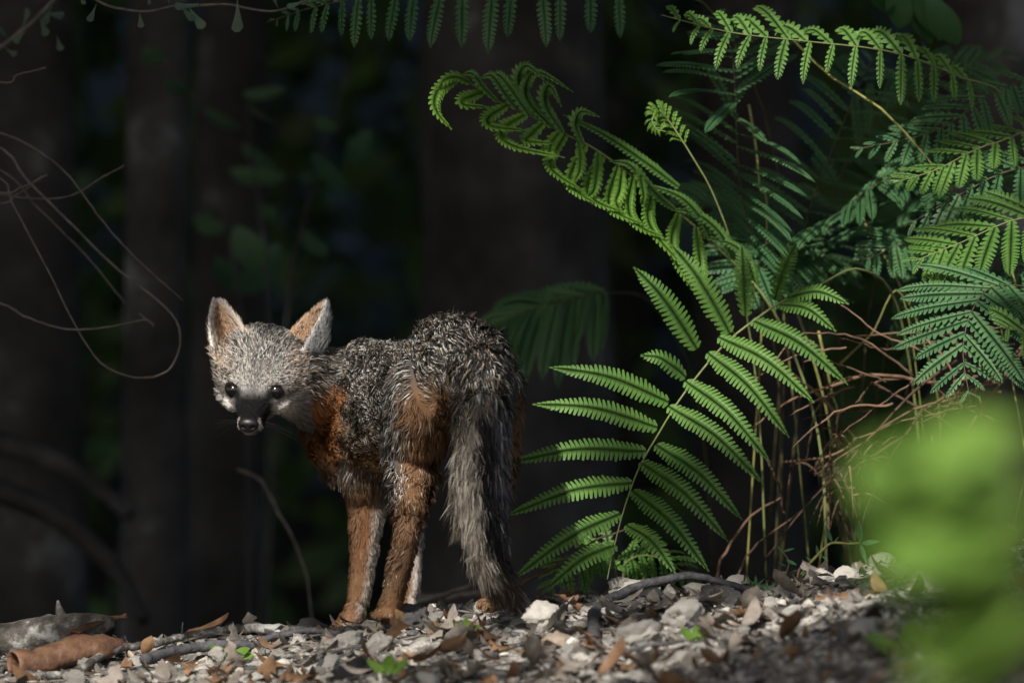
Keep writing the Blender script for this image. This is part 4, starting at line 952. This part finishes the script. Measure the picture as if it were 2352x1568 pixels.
# --- bare stalks, green-yellow
ST = [((1735, 20, .35), (1800, 70, .34), (1900, 170, .33), (2030, 255, .32), (2150, 390, .33), (2220, 500, .34), (2285, 700, .36), (2330, 900, .38)), ((2320, 600, .3), (2360, 800, .3), (2370, 1000, .32)), ((1925, 840, .42), (2000, 770, .42), (2080, 700, .42)), ((1980, 500, .5), (2060, 640, .5), (2120, 780, .5), (2160, 1000, .52)),
      ((1820, 690, .55), (1860, 800, .55), (1900, 950, .55), (1925, 1120, .56)), ((1880, 760, .5), (1910, 900, .5), (1920, 1000, .5)), ((1790, 600, .6), (1800, 720, .6), (1820, 900, .6)), ((1720, 240, .5), (1735, 330, .5), (1745, 430, .5), (1760, 560, .52)), ((2140, 1000, .1), (2145, 1060, .1), (2140, 1130, .1))]
for k, c in enumerate(ST):
    c = [at(*p) for p in c]; c[-1] = c[-1]
    o = stem('fern_stalk', c + [Vector((c[-1].x + .35 * (c[-1].x - c[-2].x) + (-1) ** k * .035, c[-1].y + .05, gz(c[-1].x, c[-1].y)))] if c[-1].z > gz(c[-1].x, c[-1].y) + .02 else c, .0021, .0011, M['stalk'], None, n=20)
    tag(o, 'bare yellow-green fern stalk among the fronds', 'stalk', 'bare stalks in the fern clump')
# --- dead brown stalks
rd = random.Random(9)
DS = [((2200, 830, .35), (2120, 880, .34), (2040, 960, .34), (1960, 1050, .35), (1880, 1130, .36), (1790, 1240, .38), (1745, 1310, .40)), ((2330, 860, .3), (2200, 910, .3), (2080, 950, .31), (1960, 1030, .33), (1870, 1090, .35)), ((1960, 770, .4), (2100, 765, .38), (2230, 770, .36), (2300, 750, .35)), ((2000, 880, .38), (2100, 930, .37), (2200, 985, .36), (2300, 1040, .36)),
      ((1800, 1060, .4), (1900, 1050, .38), (1990, 1000, .36), (2100, 960, .35), (2240, 930, .34)), ((2180, 760, .33), (2230, 850, .33), (2260, 960, .33)), ((1760, 1050, .42), (1790, 1120, .42), (1800, 1180, .42)), ((1900, 1100, .4), (1905, 1180, .4), (1903, 1230, .4)), ((2080, 1000, .36), (1990, 1060, .36), (1945, 1090, .36), (1955, 1140, .37), (1975, 1200, .38)),
      ((2120, 940, .34), (2050, 1050, .35), (2000, 1150, .36), (1975, 1230, .38)), ((1190, 1345, .30), (1280, 1295, .31), (1370, 1240, .33), (1440, 1215, .34)), ((1690, 1330, .45), (1720, 1270, .45), (1790, 1210, .44), (1850, 1170, .44)), ((1640, 1340, .5), (1660, 1280, .5), (1720, 1190, .5), (1800, 1140, .5)), ((2352, 790, .3), (2280, 870, .3), (2200, 950, .3)), ((2130, 780, .3), (2180, 840, .3), (2200, 920, .3))]
for k in range(26):
    x0, y0 = rd.uniform(1880, 2352), rd.uniform(780, 1000); a = rd.uniform(-.6, 1.1); L = rd.uniform(110, 300); dd = rd.uniform(.22, .5)
    x1, y1 = x0 - math.cos(a) * L, y0 + math.sin(a) * L; DS.append(((x0, y0, dd), ((x0 + x1) / 2 + rd.uniform(-25, 25), (y0 + y1) / 2 - rd.uniform(-25, 45), dd), (x1, y1, dd)))
for c in DS:
    o = stem('dead_fern_stalk', [at(*p) for p in c], rd.uniform(.0016, .0030), .0010, M['deadfern'], None, n=14, seg=5, wob=.0015)
    tag(o, 'withered brown fern stalk tangled under the green fronds', 'stalk', 'dead stalks under the ferns')
# withered crown lump where the stalks meet
ck = empty('fern_rootstock', at(1930, 1080, .42)); tag(ck, 'matted brown fern rootstock where the dead stalks meet', 'rootstock')
for k in range(46):
    a = rd.uniform(0, 6.28); b = at(1930 + rd.gauss(0, 35), 1075 + rd.gauss(0, 40), .42 + rd.gauss(0, .03)); d = Vector((math.cos(a) * .05, rd.uniform(-.04, .04), math.sin(a) * .05 - .02))
    stem('dead_fibre', [b, b + d * .5 + Vector((0, 0, .01)), b + d], .0022, .0006, M['deadfern'], ck, n=6, seg=4)
bk = bpy.data.meshes.new('core'); 
bm = bmesh.new(); bmesh.ops.create_icosphere(bm, subdivisions=3, radius=1)
cv = np.array([v.co[:] for v in bm.verts]); cf = [[v.index for v in f.verts] for f in bm.faces]; bm.free()
M['rootcore'] = mat_noise('fern_root_fibre', [(.3, (.010, .006, .004)), (.7, (.040, .022, .014))], scale=60, bump=.9)
mesh_obj('core', cv * np.array((.030, .03, .035)) * (1 + .35 * fbm(cv * 3, 3, 4))[:, None] + np.array((0, .03, -.0)), cf, M['rootcore'], ck)
# --- blurred weed close to the lens on the right
wd_ = empty('foreground_weed', (at(2210, 1700, -4.4).x, -4.4, gz(at(2210, 1700, -4.4).x, -4.4))); tag(wd_, 'tall blurred bright green weed rising in front of the fern clump', 'weed')
stem('stem', [Vector(wd_.location) + Vector((.02, 0, -.02)), at(2260, 1450, -4.4), at(2200, 1150, -4.35), at(2150, 960, -4.35)], .0030, .0016, M['weed'], wd_)
stem('stem', [Vector(wd_.location) + Vector((.06, 0, -.02)), at(2345, 1500, -4.4), at(2335, 1250, -4.4), at(2345, 1000, -4.4)], .0030, .0016, M['stonetan'], wd_)
for (bx, by, tx, ty, sx, kk) in ((2150, 990, 2095, 1170, 1.0, 'weed'), (2160, 980, 2235, 1120, 1.0, 'weed'), (2150, 970, 2160, 1180, 1.1, 'weed'), (2140, 1010, 2050, 1110, .9, 'weed'), (2200, 1180, 2150, 1370, 1.0, 'weed'), (2205, 1170, 2260, 1340, 1.1, 'weed'), (2210, 1200, 2210, 1400, 1.1, 'weed'),
                                 (2250, 1390, 2190, 1520, 1.0, 'weed'), (2250, 1400, 2320, 1560, 1.1, 'weed'), (2240, 1420, 2240, 1580, 1.1, 'weed'), (2260, 1340, 2310, 1440, .9, 'weed'), (2250, 1430, 2070, 1390, .7, 'weedlance'), (2255, 1450, 2130, 1450, .7, 'weedlance'), (2300, 1480, 2350, 1600, 1.1, 'weed'), (2200, 1020, 2290, 1060, .7, 'weedlance'), (2180, 1090, 2150, 1240, 1.0, 'weed'), (2200, 1110, 2270, 1230, 1.0, 'weed'), (2230, 1290, 2170, 1430, 1.0, 'weed'), (2240, 1300, 2300, 1400, 1.0, 'weed')):
    for q in range(3):
        jx, jy, dy = (0, 0, 0) if q == 0 else (random.uniform(-70, 70), random.uniform(-60, 60), random.uniform(-.12, .12))
        put_leaf(LM[kk], at(bx + jx * .5, by + jy * .5, -4.37 + dy), at(bx + (tx - bx) * 1.15 + jx, by + (ty - by) * 1.15 + jy, -4.43 + dy), (random.uniform(-.7, .0), -.6, .7), wd_, sx=sx * 1.25)
# ------------------------------------------------------------------ stones, leaves, twigs on the bank
rs = random.Random(31)
bm = bmesh.new(); bmesh.ops.create_icosphere(bm, subdivisions=4, radius=1)
IV = np.array([v.co[:] for v in bm.verts]); IF = [[v.index for v in f.verts] for f in bm.faces]; bm.free()
bm = bmesh.new(); bmesh.ops.create_icosphere(bm, subdivisions=1, radius=1)
JV = np.array([v.co[:] for v in bm.verts]); JF = np.array([[v.index for v in f.verts] for f in bm.faces]); bm.free()
def stone_mesh(seed, mat, pits=1.0):
    r = np.random.default_rng(seed); V = IV.copy()
    for k in range(10):                                   # knock flat facets off
        d = r.normal(size=3); d /= np.linalg.norm(d); h = r.uniform(.45, .8); t = V @ d; V -= np.where(t > h, (t - h) * .85, 0)[:, None] * d
    rid = 1 - np.abs(fbm(IV * 2.4 + seed, 3, seed + 3)) * 2
    pt = r.normal(size=(34, 3)); pt /= np.linalg.norm(pt, axis=1, keepdims=True); pr = r.uniform(.07, .20, 34)
    dd = np.linalg.norm(IV[:, None, :] - pt[None], axis=2); pit = (np.exp(-(dd / pr) ** 2) * pr * 1.1).sum(1)
    V = V * (1 + .26 * fbm(IV * 1.6 + seed, 2, seed) + .16 * rid + .13 * fbm(IV * 8 + seed, 2, seed + 5) - pits * pit)[:, None]
    V *= np.array((1, r.uniform(.65, .9), r.uniform(.5, .78)))
    me = bpy.data.meshes.new('stone'); me.from_pydata(V.tolist(), [], IF); me.polygons.foreach_set('use_smooth', [True] * len(IF)); me.materials.append(mat); me.update(); return me
SM = {k: [stone_mesh(i * 7 + j * 31 + 1, M[m]) for j in range(4)] for i, (k, m) in enumerate((('lime', 'lime'), ('pale', 'limepale'), ('dark', 'limedark'), ('tan', 'stonetan')))}
def put_stone(me, x, y, r, label, group=None, sink=.35, z=None):
    o = link(bpy.data.objects.new('stone', me)); zz = gz(x, y) if z is None else z
    o.location = (x, y, zz + r * .62 * (1 - 2 * sink) ); o.scale = (r, r, r); o.rotation_euler = (rs.uniform(-.4, .4), rs.uniform(-.4, .4), rs.uniform(0, 6.28))
    tag(o, label, 'stone', group); return o
def onbank(px, py):
    """point of the bank that is seen at this pixel: walk along the view ray"""
    d = at(px, py, 0) - Vector((0, CAM_Y, CAM_Z))
    for k in range(900):
        t = (5.0 + k * .004) / 8; p = Vector((0, CAM_Y, CAM_Z)) + d * t
        if p.z <= float(ground_base(np.array([p.x]), np.array([p.y]))[0]) + .002: return p.x, p.y
    return at(px, py, .1).x, .12
BIG = [(718, 1450, .028, 'dark', 'dark pitted rock beside the front paw of the fox'), (1240, 1440, .030, 'pale', 'big pale knobbly limestone lump beside the glossy brown leaf'), (1215, 1425, .022, 'pale', 'pale crumbly stone leaning on the big knobbly lump'), (1290, 1475, .026, 'tan', 'smooth pinkish slab below the big knobbly lump'),
       (930, 1440, .034, 'dark', 'grey-blue honeycombed rock right under the hind paw'), (1435, 1350, .020, 'pale', 'bluish white stone under the bent dark twig'), (1490, 1360, .018, 'tan', 'brownish round stone next to the bluish white one'), (1540, 1352, .014, 'pale', 'small bright white stone under the arch of the dark twig'),
       (1600, 1350, .024, 'lime', 'greenish grey stone under the arch of the dark twig'), (1690, 1362, .018, 'pale', 'white flake at the end of the dark twig'), (1985, 1305, .020, 'tan', 'tan stone by the leafless tip of the seedling'), (2030, 1295, .026, 'pale', 'pale blocky stone near the end of the bank'),
       (1940, 1330, .022, 'pale', 'flat pale stone behind the seedling'), (2070, 1330, .022, 'lime', 'grey stone next to the pale blocky one'), (1890, 1340, .018, 'pale', 'cream stone beside the rust-coloured leaf by the seedling'), (90, 1560, .020, 'pale', 'white lichen-crusted stone in front of the curled bark'), (385, 1510, .020, 'pale', 'pale greenish stone on the long bark strip'),
       (445, 1475, .016, 'tan', 'yellowish stone standing on the edge of the hollow'), (625, 1455, .014, 'tan', 'small cream stone beside the domed brown leaf'), (1460, 1480, .030, 'lime', 'broad pitted slab of limestone beside the hooked end of the bent twig'), (1560, 1440, .034, 'lime', 'wide flat pitted slab behind the broad one'), (800, 1490, .030, 'lime', 'rough grey stone below the front paw'), (870, 1500, .024, 'lime', 'second rough grey stone below the hind paw')]
for (px, py, r_, k, lb) in BIG:
    x, y = onbank(px, py); put_stone(SM[k][rs.randrange(4)], x, y, r_, lb, sink=.22)
for k in range(16):
    x = rs.uniform(-.25, .62); y = rs.uniform(-.45, .10); o = put_stone(SM[rs.choice(('lime', 'lime', 'pale', 'dark'))][rs.randrange(4)], x, y, rs.uniform(.026, .046), 'broad pitted limestone slab half sunk in the crust of the bank', 'half-sunk slabs on the bank', sink=.46)
    o.scale.z *= .7
cnt = {'lime': 0, 'pale': 0, 'dark': 0, 'tan': 0}
NAMES = {'lime': ('small grey limestone pebble in the rubble of the bank', 'small grey stones on the bank'), 'pale': ('small whitish limestone pebble in the rubble of the bank', 'small whitish stones on the bank'),
         'dark': ('small blackened pebble in the rubble of the bank', 'small dark stones on the bank'), 'tan': ('small tan pebble in the rubble of the bank', 'small tan stones on the bank')}
for k in range(268):
    kind = rs.choices(('lime', 'pale', 'dark', 'tan'), (.56, .20, .16, .08))[0]
    y = rs.triangular(-1.0, .32, .10); x = rs.uniform(-.72, .72) * (y + 8) / 8
    r_ = rs.choice((.006, .008, .010, .012, .016)) * rs.uniform(.8, 1.25) * (1 + .15 * max(0, -y))
    put_stone(SM[kind][rs.randrange(4)], x, y, r_, *NAMES[kind], sink=rs.uniform(.15, .4))
# gravel: the uncountable grit
r = np.random.default_rng(5); n = 5500
gyv = .36 - 1.9 * r.random(n) ** 1.4; gxv = r.uniform(-.76, .76, n) * (gyv + 8) / 8 * 1.05; gsz = (.0018 + .006 * r.random(n) ** 3) * (1 + .25 * np.clip(-gyv, 0, 3))
A = r.normal(size=(n, 3, 3)) * .42 + np.diag((1.0, 1.0, .55))[None]
V = np.einsum('nij,mj->nmi', A, JV) * gsz[:, None, None] + np.stack([gxv, gyv, ground_z(gxv, gyv) + gsz * .3], 1)[:, None, :]
F = (JF[None] + (np.arange(n) * len(JV))[:, None, None]).reshape(-1, 3)
mi = np.repeat(r.choice(4, n, p=(.55, .15, .22, .08)), len(JF))
gv = link(bpy.data.objects.new('gravel', np_mesh('gravel', V.reshape(-1, 3), F, [M['lime'], M['limepale'], M['limedark'], M['stonetan']], smooth=False, matidx=mi)))
tag(gv, 'fine limestone grit scattered over the bank', 'gravel', kind='stuff')
# ---- dead leaves
DL = {k: [leaf_mesh('leaf', .06, w_, M[m], sh, c, f, 12, b, nt_) for (w_, sh, c, f, b, nt_) in ((.034, 'oak', .25, .1, 1.0, 1), (.038, 'oak', -.2, .25, -.6, 1), (.026, 'oval', .35, .1, .8, .6), (.030, 'oval', -.3, .3, 1.4, .8), (.036, 'oak', .4, .0, .3, 1.3))] for k, m in (('grey', 'leafgrey'), ('brown', 'leafbrown'), ('rust', 'leafrust'))}
LN = {'grey': ('weathered greyish dead leaf lying on the bank', 'grey dead leaves on the bank'), 'brown': ('curled brown dead leaf lying on the bank', 'brown dead leaves on the bank'), 'rust': ('rusty orange dead leaf lying on the bank', 'rusty dead leaves on the bank')}
def put_dead(kind, x, y, L, label=None, group=None, tilt=None, z=0.006, yaw=None):
    o = link(bpy.data.objects.new('dead_leaf', rs.choice(DL[kind]))); s = L / .06; o.scale = (s, s, s)
    a = rs.uniform(0, 6.28) if yaw is None else yaw; tl = rs.uniform(-.35, .45) if tilt is None else tilt
    o.rotation_euler = (tl, rs.uniform(-.5, .5), a); o.location = (x, y, gz(x, y) + z + max(0, -math.sin(tl)) * L * .8)
    lb, gp = (label, group) if label else LN[kind]; tag(o, lb, 'leaf', gp); return o
for k in range(290):
    kind = rs.choices(('grey', 'brown', 'rust'), (.62, .28, .10))[0]; y = rs.triangular(-1.6, .24, -.1); x = rs.uniform(-.74, .74) * (y + 8) / 8
    if y > -.12 and abs((x + .15)) < .16: continue
    put_dead(kind, x, y, rs.uniform(.030, .060))
for (px, py, L, kind, lb, yaw, tilt) in ((1330, 1425, .040, 'rust', 'glossy chestnut-brown curled leaf between the big limestone lump and the bent twig', 1.2, .9), (665, 1455, .034, 'brown', 'domed brown leaf on the edge of the hollow beside the cream stone', 1.5, .2), (1832, 1345, .030, 'rust', 'upright rust-coloured leaf at the foot of the seedling', 1.4, 1.2),
                                         (1280, 1440, .034, 'grey', 'grey leaf propped against the big limestone lump', 1.0, 1.1), (560, 1530, .040, 'grey', 'pale pinkish leaf with a clear midrib below the green sprig', 2.6, .5), (520, 1560, .042, 'rust', 'orange-brown leaf next to the pale pinkish one', .6, .2), (210, 1520, .040, 'grey', 'grey leaf standing against the curled bark', 1.5, 1.0), (235, 1510, .026, 'rust', 'small tan leaf scrap beside the grey one at the curled bark', 1.5, 1.2), (860, 1525, .045, 'rust', 'red-brown leaf tucked in a hole among the grey stones', .2, .1)):
    x, y = onbank(px, py); put_dead(kind, x, y, L, lb, None, tilt, .006, yaw)
# ---- log, curled bark, sticks
lg = empty('rotten_log', at(60, 1500, .05)); tag(lg, 'short rotten log with lichen and a broken snag, beside the curled brown bark', 'log')
def rough_tube(name, pts, radii, mat, parent, amp=.18, seg=18, n=26, sq=1.0):
    C_ = catmull(pts, n); R_ = np.interp(np.linspace(0, 1, n), np.linspace(0, 1, len(radii)), radii); V, F = tube(C_, R_, seg)
    V = np.array([v[:] for v in V]); c = np.repeat(np.array([p[:] for p in C_]), seg, 0); d = V - c
    V = c + d * (1 + amp * fbm(V * 60, 3, 8))[:, None] * np.array((1, 1, sq)); o = mesh_obj(name, V - np.array(parent.location if parent else (0, 0, 0)), F, mat, parent); return o
rough_tube('trunk', [at(-120, 1500, .12), at(-20, 1478, .10), at(70, 1462, .08), at(150, 1446, .06), at(215, 1434, .05), at(262, 1428, .05)], [.024, .024, .024, .022, .016, .006], M['lichen'], lg)
rough_tube('snag', [at(146, 1455, .06), at(142, 1420, .06), at(136, 1398, .06), at(133, 1378, .06)], [.012, .008, .005, .0015], M['lichen'], lg, seg=10, n=12)
cb = empty('curled_bark', at(150, 1530, -.05)); tag(cb, 'curled sheet of reddish brown bark lying in front of the rotten log', 'bark')
def curl_sheet(pts, rad, a0, a1, mat, parent, name):
    C_ = catmull(pts, 22); V, F = [], []; m = 13
    for i, p in enumerate(C_):
        t = (C_[min(i + 1, 21)] - C_[max(i - 1, 0)]).normalized(); s = t.cross(Vector((0, 0, 1))).normalized(); u = s.cross(t)
        R_ = np.interp(i / 21, np.linspace(0, 1, len(rad)), rad)
        for k in range(m):
            a = a0 + (a1 - a0) * k / (m - 1); rr_ = R_ * (1 + .07 * math.sin(i * 1.3 + k) - .025 * k)
            V.append(p + s * (math.cos(a) * rr_) + u * (math.sin(a) * rr_))
    for i in range(21):
        for k in range(m - 1): F.append((i * m + k, i * m + k + 1, (i + 1) * m + k + 1, (i + 1) * m + k))
    o = mesh_obj(name, [v - Vector(parent.location) for v in V], F, mat, parent); md = o.modifiers.new('thick', 'SOLIDIFY'); md.thickness = .0018; return o
def gb(px, py, up):
    x, y = onbank(px, py); return Vector((x, y, gz(x, y) + up))
curl_sheet([gb(28, 1558, .016), gb(90, 1548, .018), gb(170, 1534, .020), gb(230, 1524, .020), gb(284, 1512, .016)], [.019, .021, .023, .020, .006], -.5, 3.9, M['curlbark'], cb, 'sheet')
curl_sheet([gb(170, 1510, .022), gb(230, 1496, .026), gb(278, 1484, .034), gb(287, 1480, .045)], [.014, .016, .010, .001], .7, 2.5, M['curlbark'], cb, 'flap')
def gstick(pts, r0, r1, mat, label, h=.013, n=30, wob=.0012, group=None):
    c = []
    for (px, py) in pts:
        x, y = onbank(px, py); c.append(Vector((x, y, gz(x, y) + h)))
    o = stem('stick', c, r0, r1, mat, None, n=n, seg=8, wob=wob); tag(o, label, 'stick', group); return o
gstick([(60, 1575), (160, 1552), (260, 1522), (340, 1502), (420, 1484)], .006, .005, M['lichen'], 'long pale bark strip running past the curled bark to the greenish stone')
gstick([(330, 1535), (420, 1512), (520, 1500), (600, 1492)], .008, .006, M['twigdark'], 'dark thick stick parallel to the pale bark strip')
gstick([(400, 1480), (520, 1468), (620, 1462), (740, 1448)], .007, .006, M['lichen'], 'weathered stick along the edge of the hollow below the domed leaf')
gstick([(600, 1478), (700, 1472), (780, 1462)], .005, .004, M['twigdark'], 'dark stick end pointing at the front paw')
gstick([(1380, 1520), (1480, 1508), (1570, 1495)], .0035, .002, M['twigdark'], 'thin brown twig lying below the bent twig')
dt = [gb(1368, 1484, .010), gb(1362, 1446, .016), at(1374, 1398, -.03), at(1405, 1374, .0), at(1460, 1348, .03), at(1530, 1331, .05), at(1590, 1322, .06), at(1640, 1332, .06), at(1700, 1347, .06), at(1765, 1358, .06)]
tag(stem('bent_twig', dt, .0085, .0035, M['twigdark'], None, n=44, seg=9, wob=.0009), 'dark bent twig arching over the white stones and hooking down', 'twig')
tag(stem('twig_spike', [at(416, 1480, .12), at(418, 1450, .12), at(420, 1428, .12)], .0018, .0010, M['twig'], None, n=8), 'tiny upright twig beside the yellowish stone', 'twig')
for k in range(34):
    y = rs.triangular(-1.0, .2, 0); x = rs.uniform(-.7, .7) * (y + 8) / 8; a = rs.gauss(0, .6); L = rs.uniform(.03, .13); z0 = gz(x, y) + .006
    x2, y2 = x + math.cos(a) * L, y + math.sin(a) * L * .6; xm, ym = (x + x2) / 2 + rs.uniform(-.008, .008), (y + y2) / 2 + .006
    tag(stem('twig', [Vector((x, y, z0)), Vector((xm, ym, gz(xm, ym) + .008)), Vector((x2, y2, gz(x2, y2) + .006))], rs.uniform(.0012, .003), .0010, M[rs.choice(('twig', 'twigdark'))], None, n=8, seg=5, wob=.0008), 'short broken twig lying in the leaf litter', 'twig', 'broken twigs on the bank')
# ---- green sprigs and the seedling
def sprig(px, py, label, leaves, y=None):
    x, yy = onbank(px, py); s = empty('sprig', (x, yy, gz(x, yy))); tag(s, label, 'seedling')
    for (dx, dz, L, sx) in leaves:
        b = Vector(s.location) + Vector((0, 0, .004)); e = b + Vector((dx, rs.uniform(-.02, 0), dz)).normalized() * L
        put_leaf(LM['weed'] if sx > 1 else LM['lance'], b, e, (rs.uniform(-.3, .3), -.5, .8), s, sx=sx)
sprig(1070, 1465, 'green clover-like sprig growing among the pitted stones below the tail', [(-.9, .3, .026, 1.3), (.8, .25, .022, 1.2), (.1, .8, .02, 1.2), (.7, -.1, .022, 1.1), (.1, -.4, .022, 1.2)])
sprig(530, 1508, 'green sprig on the dark stick near the pale bark strip', [(-.9, .2, .03, 1.2), (.7, .1, .026, 1.3), (.9, -.2, .03, 1.1), (-.2, .5, .018, 1.1)])
sprig(890, 1565, 'low green sprig in front of the rough grey stones', [(-.8, .3, .03, 1.2), (.8, .3, .03, 1.2), (.1, .9, .024, 1.2)])
sprig(1600, 1470, 'small green sprig in the shade beside the pitted slab', [(-.8, .4, .025, 1.2), (.7, .4, .025, 1.2), (.1, .8, .02, 1.1)])
sprig(2080, 1500, 'blurred green sprig in the shaded litter near the tall weed', [(-.9, .2, .05, 1.2), (.7, .4, .05, 1.2), (.1, .8, .04, 1.1), (.9, 0, .05, 1.1)])
sg = empty('seedling', at(1830, 1335, .12)); tag(sg, 'leafy seedling with a bent stem and four narrow leaves at its tip', 'seedling')
stem('stem', [at(1826, 1345, .12), at(1850, 1305, .11), at(1890, 1262, .10), at(1912, 1246, .10), at(1950, 1248, .09), at(1976, 1246, .09)], .0024, .0016, M['stalk'], sg, n=20)
stem('stem', [at(1812, 1345, .13), at(1805, 1320, .13), at(1812, 1290, .13), at(1795, 1262, .13)], .0016, .0009, M['stalk'], sg, n=10)
for (bx, by, tx, ty, sx) in ((1912, 1246, 1889, 1204, 1.0), (1976, 1246, 1970, 1190, 1.0), (1978, 1247, 2025, 1247, 1.2), (1976, 1248, 1988, 1300, .9), (1915, 1245, 1932, 1232, 1.2), (1960, 1246, 1940, 1240, 1), (1880, 1275, 1872, 1248, 1), (1885, 1272, 1902, 1292, 1), (1868, 1290, 1846, 1280, .9), (1798, 1266, 1828, 1262, 1.1), (1800, 1270, 1780, 1252, 1), (1806, 1285, 1832, 1300, 1), (1806, 1300, 1782, 1292, 1), (1822, 1330, 1858, 1315, 1.3), (1815, 1335, 1780, 1318, 1.2), (1812, 1338, 1790, 1330, 1.2), (1835, 1325, 1850, 1335, 1.2), (1810, 1325, 1770, 1345, 1.1)):
    put_leaf(LM['lance'], at(bx, by, .11), at(tx, ty, .10), (random.uniform(-.4, .4), -.7, .6), sg, sx=sx)
for (px, py) in ((1738, 1345), (1762, 1358), (1720, 1350)):
    sprig(px, py, 'tiny green tuft at the end of the dark bent twig', [(-.7, .6, .016, 1.0), (.7, .6, .016, 1.0), (0, 1, .016, 1.0), (.9, .2, .014, 1)])
for o in C.objects:
    if o.name.startswith('sprig') and 'tuft' in o.get('label', ''): o['group'] = 'tiny tufts by the bent twig'
# litter under the nearest shade, too small to count
n = 3800; yv = .25 - 1.9 * r.random(n) ** 1.3; xv = r.uniform(-.76, .76, n) * (yv + 8) / 8
base = np.array([v.co[:] for v in DL['grey'][2].vertices]); bf = np.array([list(p.vertices) for p in DL['grey'][2].polygons])
R3 = r.normal(size=(n, 3, 3)) * np.array((.25, .25, .16))[None, :, None] + np.eye(3)[None]; an = r.uniform(0, 6.28, n); Rz = np.zeros((n, 3, 3)); Rz[:, 0, 0] = np.cos(an); Rz[:, 0, 1] = -np.sin(an); Rz[:, 1, 0] = np.sin(an); Rz[:, 1, 1] = np.cos(an); Rz[:, 2, 2] = 1
sc = (.14 + .42 * r.random(n) ** 2) * (1 + .15 * np.clip(-yv, 0, 3))
V = np.einsum('nij,njk,mk->nmi', Rz, R3, base) * sc[:, None, None] + np.stack([xv, yv, ground_z(xv, yv) + .004], 1)[:, None, :]
F = (bf[None] + (np.arange(n) * len(base))[:, None, None]).reshape(-1, 4)
lt = link(bpy.data.objects.new('leaf_litter', np_mesh('leaf_litter', V.reshape(-1, 3), F, [M['leafgrey'], M['leafbrown']], matidx=np.repeat(r.choice(2, n, p=(.8, .2)), len(bf)))))
tag(lt, 'crumbled leaf scraps covering the bank', 'litter', kind='stuff')
